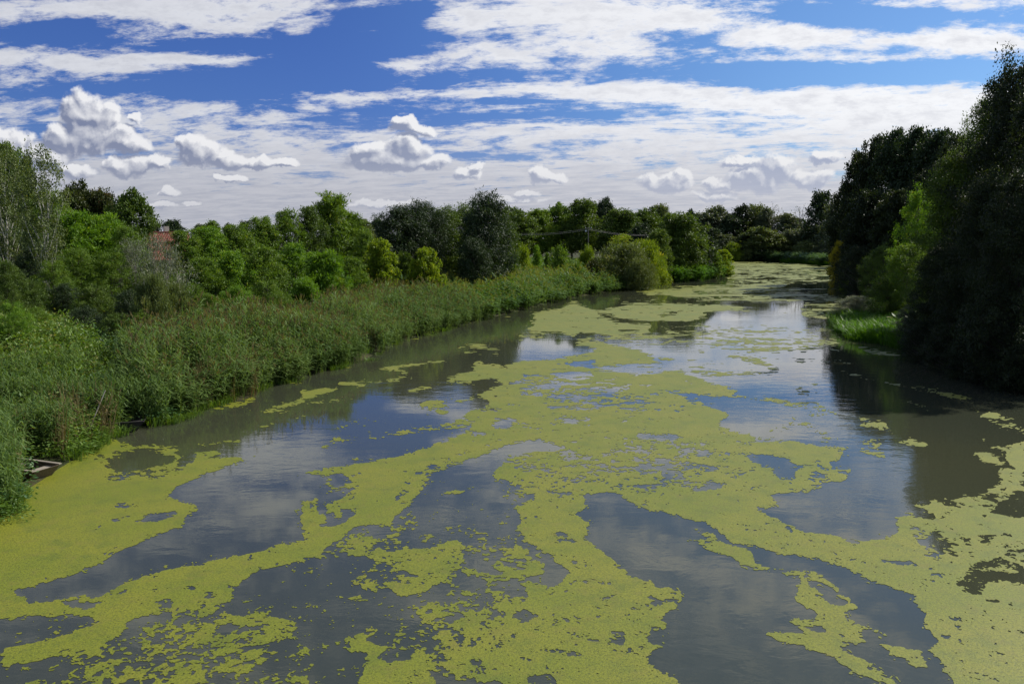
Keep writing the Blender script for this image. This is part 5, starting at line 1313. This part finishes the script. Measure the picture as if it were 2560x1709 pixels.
m_wood_pale = simple_mat('sun_bleached_plank', (.36, .32, .26), (.50, .45, .37), 14, .8, .4, (.25, 2, 2))
m_wood_mid = simple_mat('greyed_plank', (.20, .175, .14), (.32, .28, .22), 14, .8, .4, (.25, 2, 2))
m_wood_dark = simple_mat('near_black_wood', (.020, .019, .018), (.050, .045, .040), 14, .7, .5, (.25, 2, 2))  # near-black wood tone of the second boat
m_slime = simple_mat('pale_waterline_wood', (.20, .17, .12), (.30, .27, .18), 14, .9, .4, (.25, 2, 2))

def punt(name, loc, rz, L, W, H, label, mats, pitch=0.0):
    """flat-bottomed river boat: flaring side planks, raked square ends, bench boards and ribs"""
    e = empty(name, loc, rz); e.rotation_euler = (0, pitch, rz)
    tag(e, label, 'boat')
    hull, pale, water = mats
    xb, xt, wb, wt_ = L * .40, L * .5, W * .39, W * .5
    t = .03
    part('bottom', prism([(-xb, -wb, 0), (xb, -wb, 0), (xb, wb, 0), (-xb, wb, 0)], (0, 0, .025)), e, hull)
    for s in (1, -1):
        def yy(z, side=s): return side * (wb + (wt_ - wb) * z / H)
        def xx(z): return xb + (xt - xb) * z / H
        for z0, z1, m_ in ((.0, H * .36, water), (H * .37, H, hull)):
            part('side_plank', prism([(-xx(z0), yy(z0), z0 + .026), (xx(z0), yy(z0), z0 + .026), (xx(z1), yy(z1), z1 + .026), (-xx(z1), yy(z1), z1 + .026)], (0, s * t, 0)), e, m_)
        part('gunwale', prism([(-xt - .02, s * (wt_ - .03), H + .03), (xt + .02, s * (wt_ - .03), H + .03), (xt + .02, s * (wt_ + .06), H + .03), (-xt - .02, s * (wt_ + .06), H + .03)], (0, 0, .03)), e, pale)
        for k in range(5):
            x = -xb + (k + .5) * 2 * xb / 5
            part('rib', prism([(x, s * (wb - .045), .03), (x + .05, s * (wb - .045), .03), (x + .05, s * (wt_ - .045), H), (x, s * (wt_ - .045), H)], (0, s * .04, 0)), e, hull)
    for s in (1, -1):
        part('transom', prism([(s * xb, -wb, .026), (s * xb, wb, .026), (s * xt, wt_, H + .026), (s * xt, -wt_, H + .026)], (s * t, 0, 0)), e, hull)
    for x in (-L * .28, L * .05, L * .40):
        part('bench', boxv(x, 0, H * .84, .24 if x < L * .3 else .38, W * .93, .03), e, pale)
    return e
bx, by = ground(62, 1212)
fa, fb = Vector(ground(86, 1206)), Vector(ground(144, 1188))
fn = Vector(((fb - fa).y, -(fb - fa).x)).normalized(); fc = (fa + fb) / 2 - fn * 1.45
punt('wooden_boat', (fc.x, fc.y, -.07), math.atan2(fn.y, fn.x), 3.0, (fb - fa).length * 1.12, .38, 'brown wooden flat-bottomed boat nosing out of the weeds into duckweed', (m_wood, m_wood_mid, m_slime))
bx, by = ground(292, 1082)
punt('wooden_boat', (float(bx) - .75, float(by) + .35, -.06), R(18), 3.0, 1.0, .38, 'dark boat tucked under the overhanging weeds', (m_wood_dark, m_wood_dark, m_wood_dark))
# mooring stick leaning in the weeds above the second boat
bx, by = ground(214, 1105)
g_ = Geo(); g_.add(*tube([(0, 0, -.2), (.25, .3, .75), (.55, .7, 1.75)], [.022, .02, .016], 6))
o = link('mooring_stick', g_.mesh('mooring_stick', True), None, m_grey_twig); o.location = (float(bx), float(by) - .2, 0)
tag(o, 'thin bare stick leaning among the weeds left of the dark boat', 'stick')
# ---- red tiled roof of a house behind the silver bush
m_tile = simple_mat('red_clay_tiles', (.17, .060, .040), (.27, .105, .07), 5, .85, .5)
m_plaster = simple_mat('cream_plaster', (.42, .38, .30), (.52, .47, .38), 3, .9, .2)
m_glass, nt_, b_ = principled('window_glass', .05, .5); b_.inputs['Base Color'].default_value = (.02, .025, .03, 1)
m_white = simple_mat('white_paint', (.70, .70, .70), (.80, .80, .80), 4, .6, .1)
def house(name, loc, rz, L, W, hw, hr, label, roofm, wallm, rows=13, cols=40):
    e = empty(name, loc, rz); tag(e, label, 'house')
    w = part('wall', [boxv(0, 0, hw / 2, L, W, hw)], e, wallm)
    g_ = Geo(); t0 = 0
    for s in (1, -1):                                              # gable ends
        v = np.array([(s * L / 2, -W / 2, hw), (s * L / 2, W / 2, hw), (s * L / 2, 0, hw + hr - .05), (s * L / 2 - s * .2, -W / 2, hw), (s * L / 2 - s * .2, W / 2, hw), (s * L / 2 - s * .2, 0, hw + hr - .05)])
        g_.add(v, np.array([(0, 1, 2, 2), (3, 4, 5, 5)])[:, :4]) if False else None
    me = bpy.data.meshes.new('gable')
    vs, fs = [], []
    for s in (1, -1):
        k = len(vs)
        for x in (s * (L / 2 - .003), s * (L / 2 - .2)):
            vs += [(x, -W / 2, hw + .002), (x, W / 2, hw + .002), (x, 0, hw + hr - .06)]
        fs += [(k, k + 1, k + 2), (k + 3, k + 5, k + 4), (k, k + 2, k + 5, k + 3), (k + 1, k + 4, k + 5, k + 2)]
    me.from_pydata(vs, [], fs); link('gable', me, e, wallm)
    roof = empty('roof', (0, 0, 0)); 
    bpy.data.objects.remove(roof)
    ov = .45
    sl = [boxv(0, 0, 0, 1, 1, 1)]
    rf = Geo()
    for s in (1, -1):
        rf.add(*prism([(-L / 2 - .3, s * (W / 2 + ov), hw - ov * hr / (W / 2)), (L / 2 + .3, s * (W / 2 + ov), hw - ov * hr / (W / 2)), (L / 2 + .3, 0, hw + hr), (-L / 2 - .3, 0, hw + hr)], (0, 0, .08)))
    ro = link('roof', rf.mesh('roof'), e, roofm)
    # courses of tiles: each row a stepped, ribbed course, too small to pick apart singly
    tg = Geo(); nvec = np.array([0, hr, W / 2]); 
    for s in (1, -1):
        for r_i in range(rows):
            a0, a1 = r_i / rows, (r_i + 1.12) / rows
            y0, z0 = s * (W / 2 + ov) * (1 - a0), hw - ov * hr / (W / 2) + a0 * (hr + ov * hr / (W / 2))
            y1, z1 = s * (W / 2 + ov) * (1 - min(a1, 1)), hw - ov * hr / (W / 2) + min(a1, 1) * (hr + ov * hr / (W / 2))
            for c in range(cols):
                x0 = -L / 2 - .3 + c * (L + .6) / cols; x1 = x0 + (L + .6) / cols * .9; xm = (x0 + x1) / 2
                v = np.array([(x0, y0, z0 + .13), (xm, y0, z0 + .19), (x1, y0, z0 + .13), (x1, y1, z1 + .09), (xm, y1, z1 + .14), (x0, y1, z1 + .09)])
                tg.add(v, np.array([[0, 1, 4, 5], [1, 2, 3, 4]]))
    to = link('roof_tiles', tg.mesh('roof_tiles'), ro, roofm); to['kind'] = 'stuff'
    part('ridge_tiles', [boxv(-L / 2 - .3 + (i + .5) * (L + .6) / 26, 0, hw + hr + .17, (L + .6) / 26 * .94, .26, .14) for i in range(26)], ro, roofm)
    ch = part('chimney', boxv(L * .22, W * .12, hw + hr + .25, .5, .5, 1.1), ro, wallm)
    for s in (-1, 1):
        for x in (-L * .3, 0, L * .3):
            fr = part('window', boxv(x, s * (W / 2 + .015), hw * .55, 1.1, .06, 1.3), e, m_white)
            part('pane', boxv(x, s * (W / 2 + .03), hw * .55, .9, .06, 1.1), fr, m_glass)
    return e
sx_, _ = ray(392, HOR); Yh = 88.0; xh = float(sx_) * Yh; zh = 2.6
house('red_roof_house', (xh - .2, Yh, zh), R(38), 6.5, 6.5, 2.5, 2.6, 'house with red clay tile roof showing between left-bank trees', m_tile, m_plaster)
sx_, _ = ray(1124, HOR); Yh = 118.0; xh = float(sx_) * Yh
house('white_house', (xh, Yh, 2.9), R(12), 5.0, 4.0, 2.1, .9, 'small white building glimpsed between the dark willow trunks', m_white, m_white, 6, 16)

# ---- power pole with lamp and two wires
def at(u, v, Y):
    s, t = ray(u, v); return Vector((float(s) * Y, Y, CAM_H + float(t) * Y))
m_pole = simple_mat('grey_concrete_pole', (.10, .095, .09), (.17, .16, .15), 5, .9, .3)
Yp = 134.0; top = at(1471, 570, Yp); zb = h1(top.x, Yp)
e = empty('power_pole', (top.x, Yp, zb)); tag(e, 'thin grey power pole standing before the walnut row', 'pole')
hh = top.z - zb
g_ = Geo(); g_.add(*tube([(0, 0, -.3), (0, 0, hh + .15)], [.09, .06], 8)); link('shaft', g_.mesh('shaft', True), e, m_pole)
part('crossarm', boxv(0, 0, hh - .02, 1.1, .08, .08), e, m_pole)
for s in (-1, 1):
    g_ = Geo(); g_.add(*tube([(s * .45, 0, hh + .02), (s * .45, 0, hh + .14)], [.05, .035], 8)); link('insulator', g_.mesh('insulator', True), e, m_white)
la = part('lamp_arm', boxv(-.2, -.1, hh - .42, .5, .04, .04), e, m_pole)
g_ = Geo(); g_.add(*tube([(-.40, -.1, hh - .62), (-.40, -.1, hh - .5), (-.40, -.1, hh - .38), (-.40, -.1, hh - .34)], [.10, .17, .12, .03], 10)); link('lamp_head', g_.mesh('lamp_head', True), e, m_white)
m_wire = simple_mat('aluminium_wire', (.16, .16, .155), (.24, .24, .23), 5, .5, .1)
for k, dv in enumerate((0, 3.0)):
    g_ = Geo()
    a = at(1180, 571 + dv, Yp - 6); b2 = top + Vector((0, 0, -.05 - .22 * k)); c2 = at(1705, 578 + dv * .3, Yp + 12)
    for p, q_ in ((a, b2), (b2, c2)):
        pts = [tuple(p.lerp(q_, i / 14) - Vector((0, 0, .85 * 4 * (i / 14) * (1 - i / 14)))) for i in range(15)]
        g_.add(*tube(pts, [.014] * 15, 4))
    tag(link('power_wire', g_.mesh('power_wire', True), None, m_wire), ['upper of two sagging wires crossing in front of the walnut row', 'lower of two sagging wires crossing in front of the walnut row'][k], 'wire', 'wires on the power pole')
# path and low wooden rail on the levee crest
p0 = at(1395, 648, 118); p1 = at(1560, 644, 124)
e = empty('low_fence', (p0.x, p0.y, h1(p0.x, p0.y))); tag(e, 'low grey wooden rail along the levee path behind the bushes', 'fence')
dxy = Vector((p1.x - p0.x, p1.y - p0.y, 0)); n = 6
for i in range(n):
    q_ = dxy * (i / (n - 1)); part('post', boxv(q_.x, q_.y, .35, .12, .12, .9), e, m_wood)
part('rail', prism([(0, -.07, .62), (dxy.x, dxy.y - .07, .62), (dxy.x, dxy.y - .07, .74), (0, -.07, .74)], (0, -.04, 0)), e, m_wood)
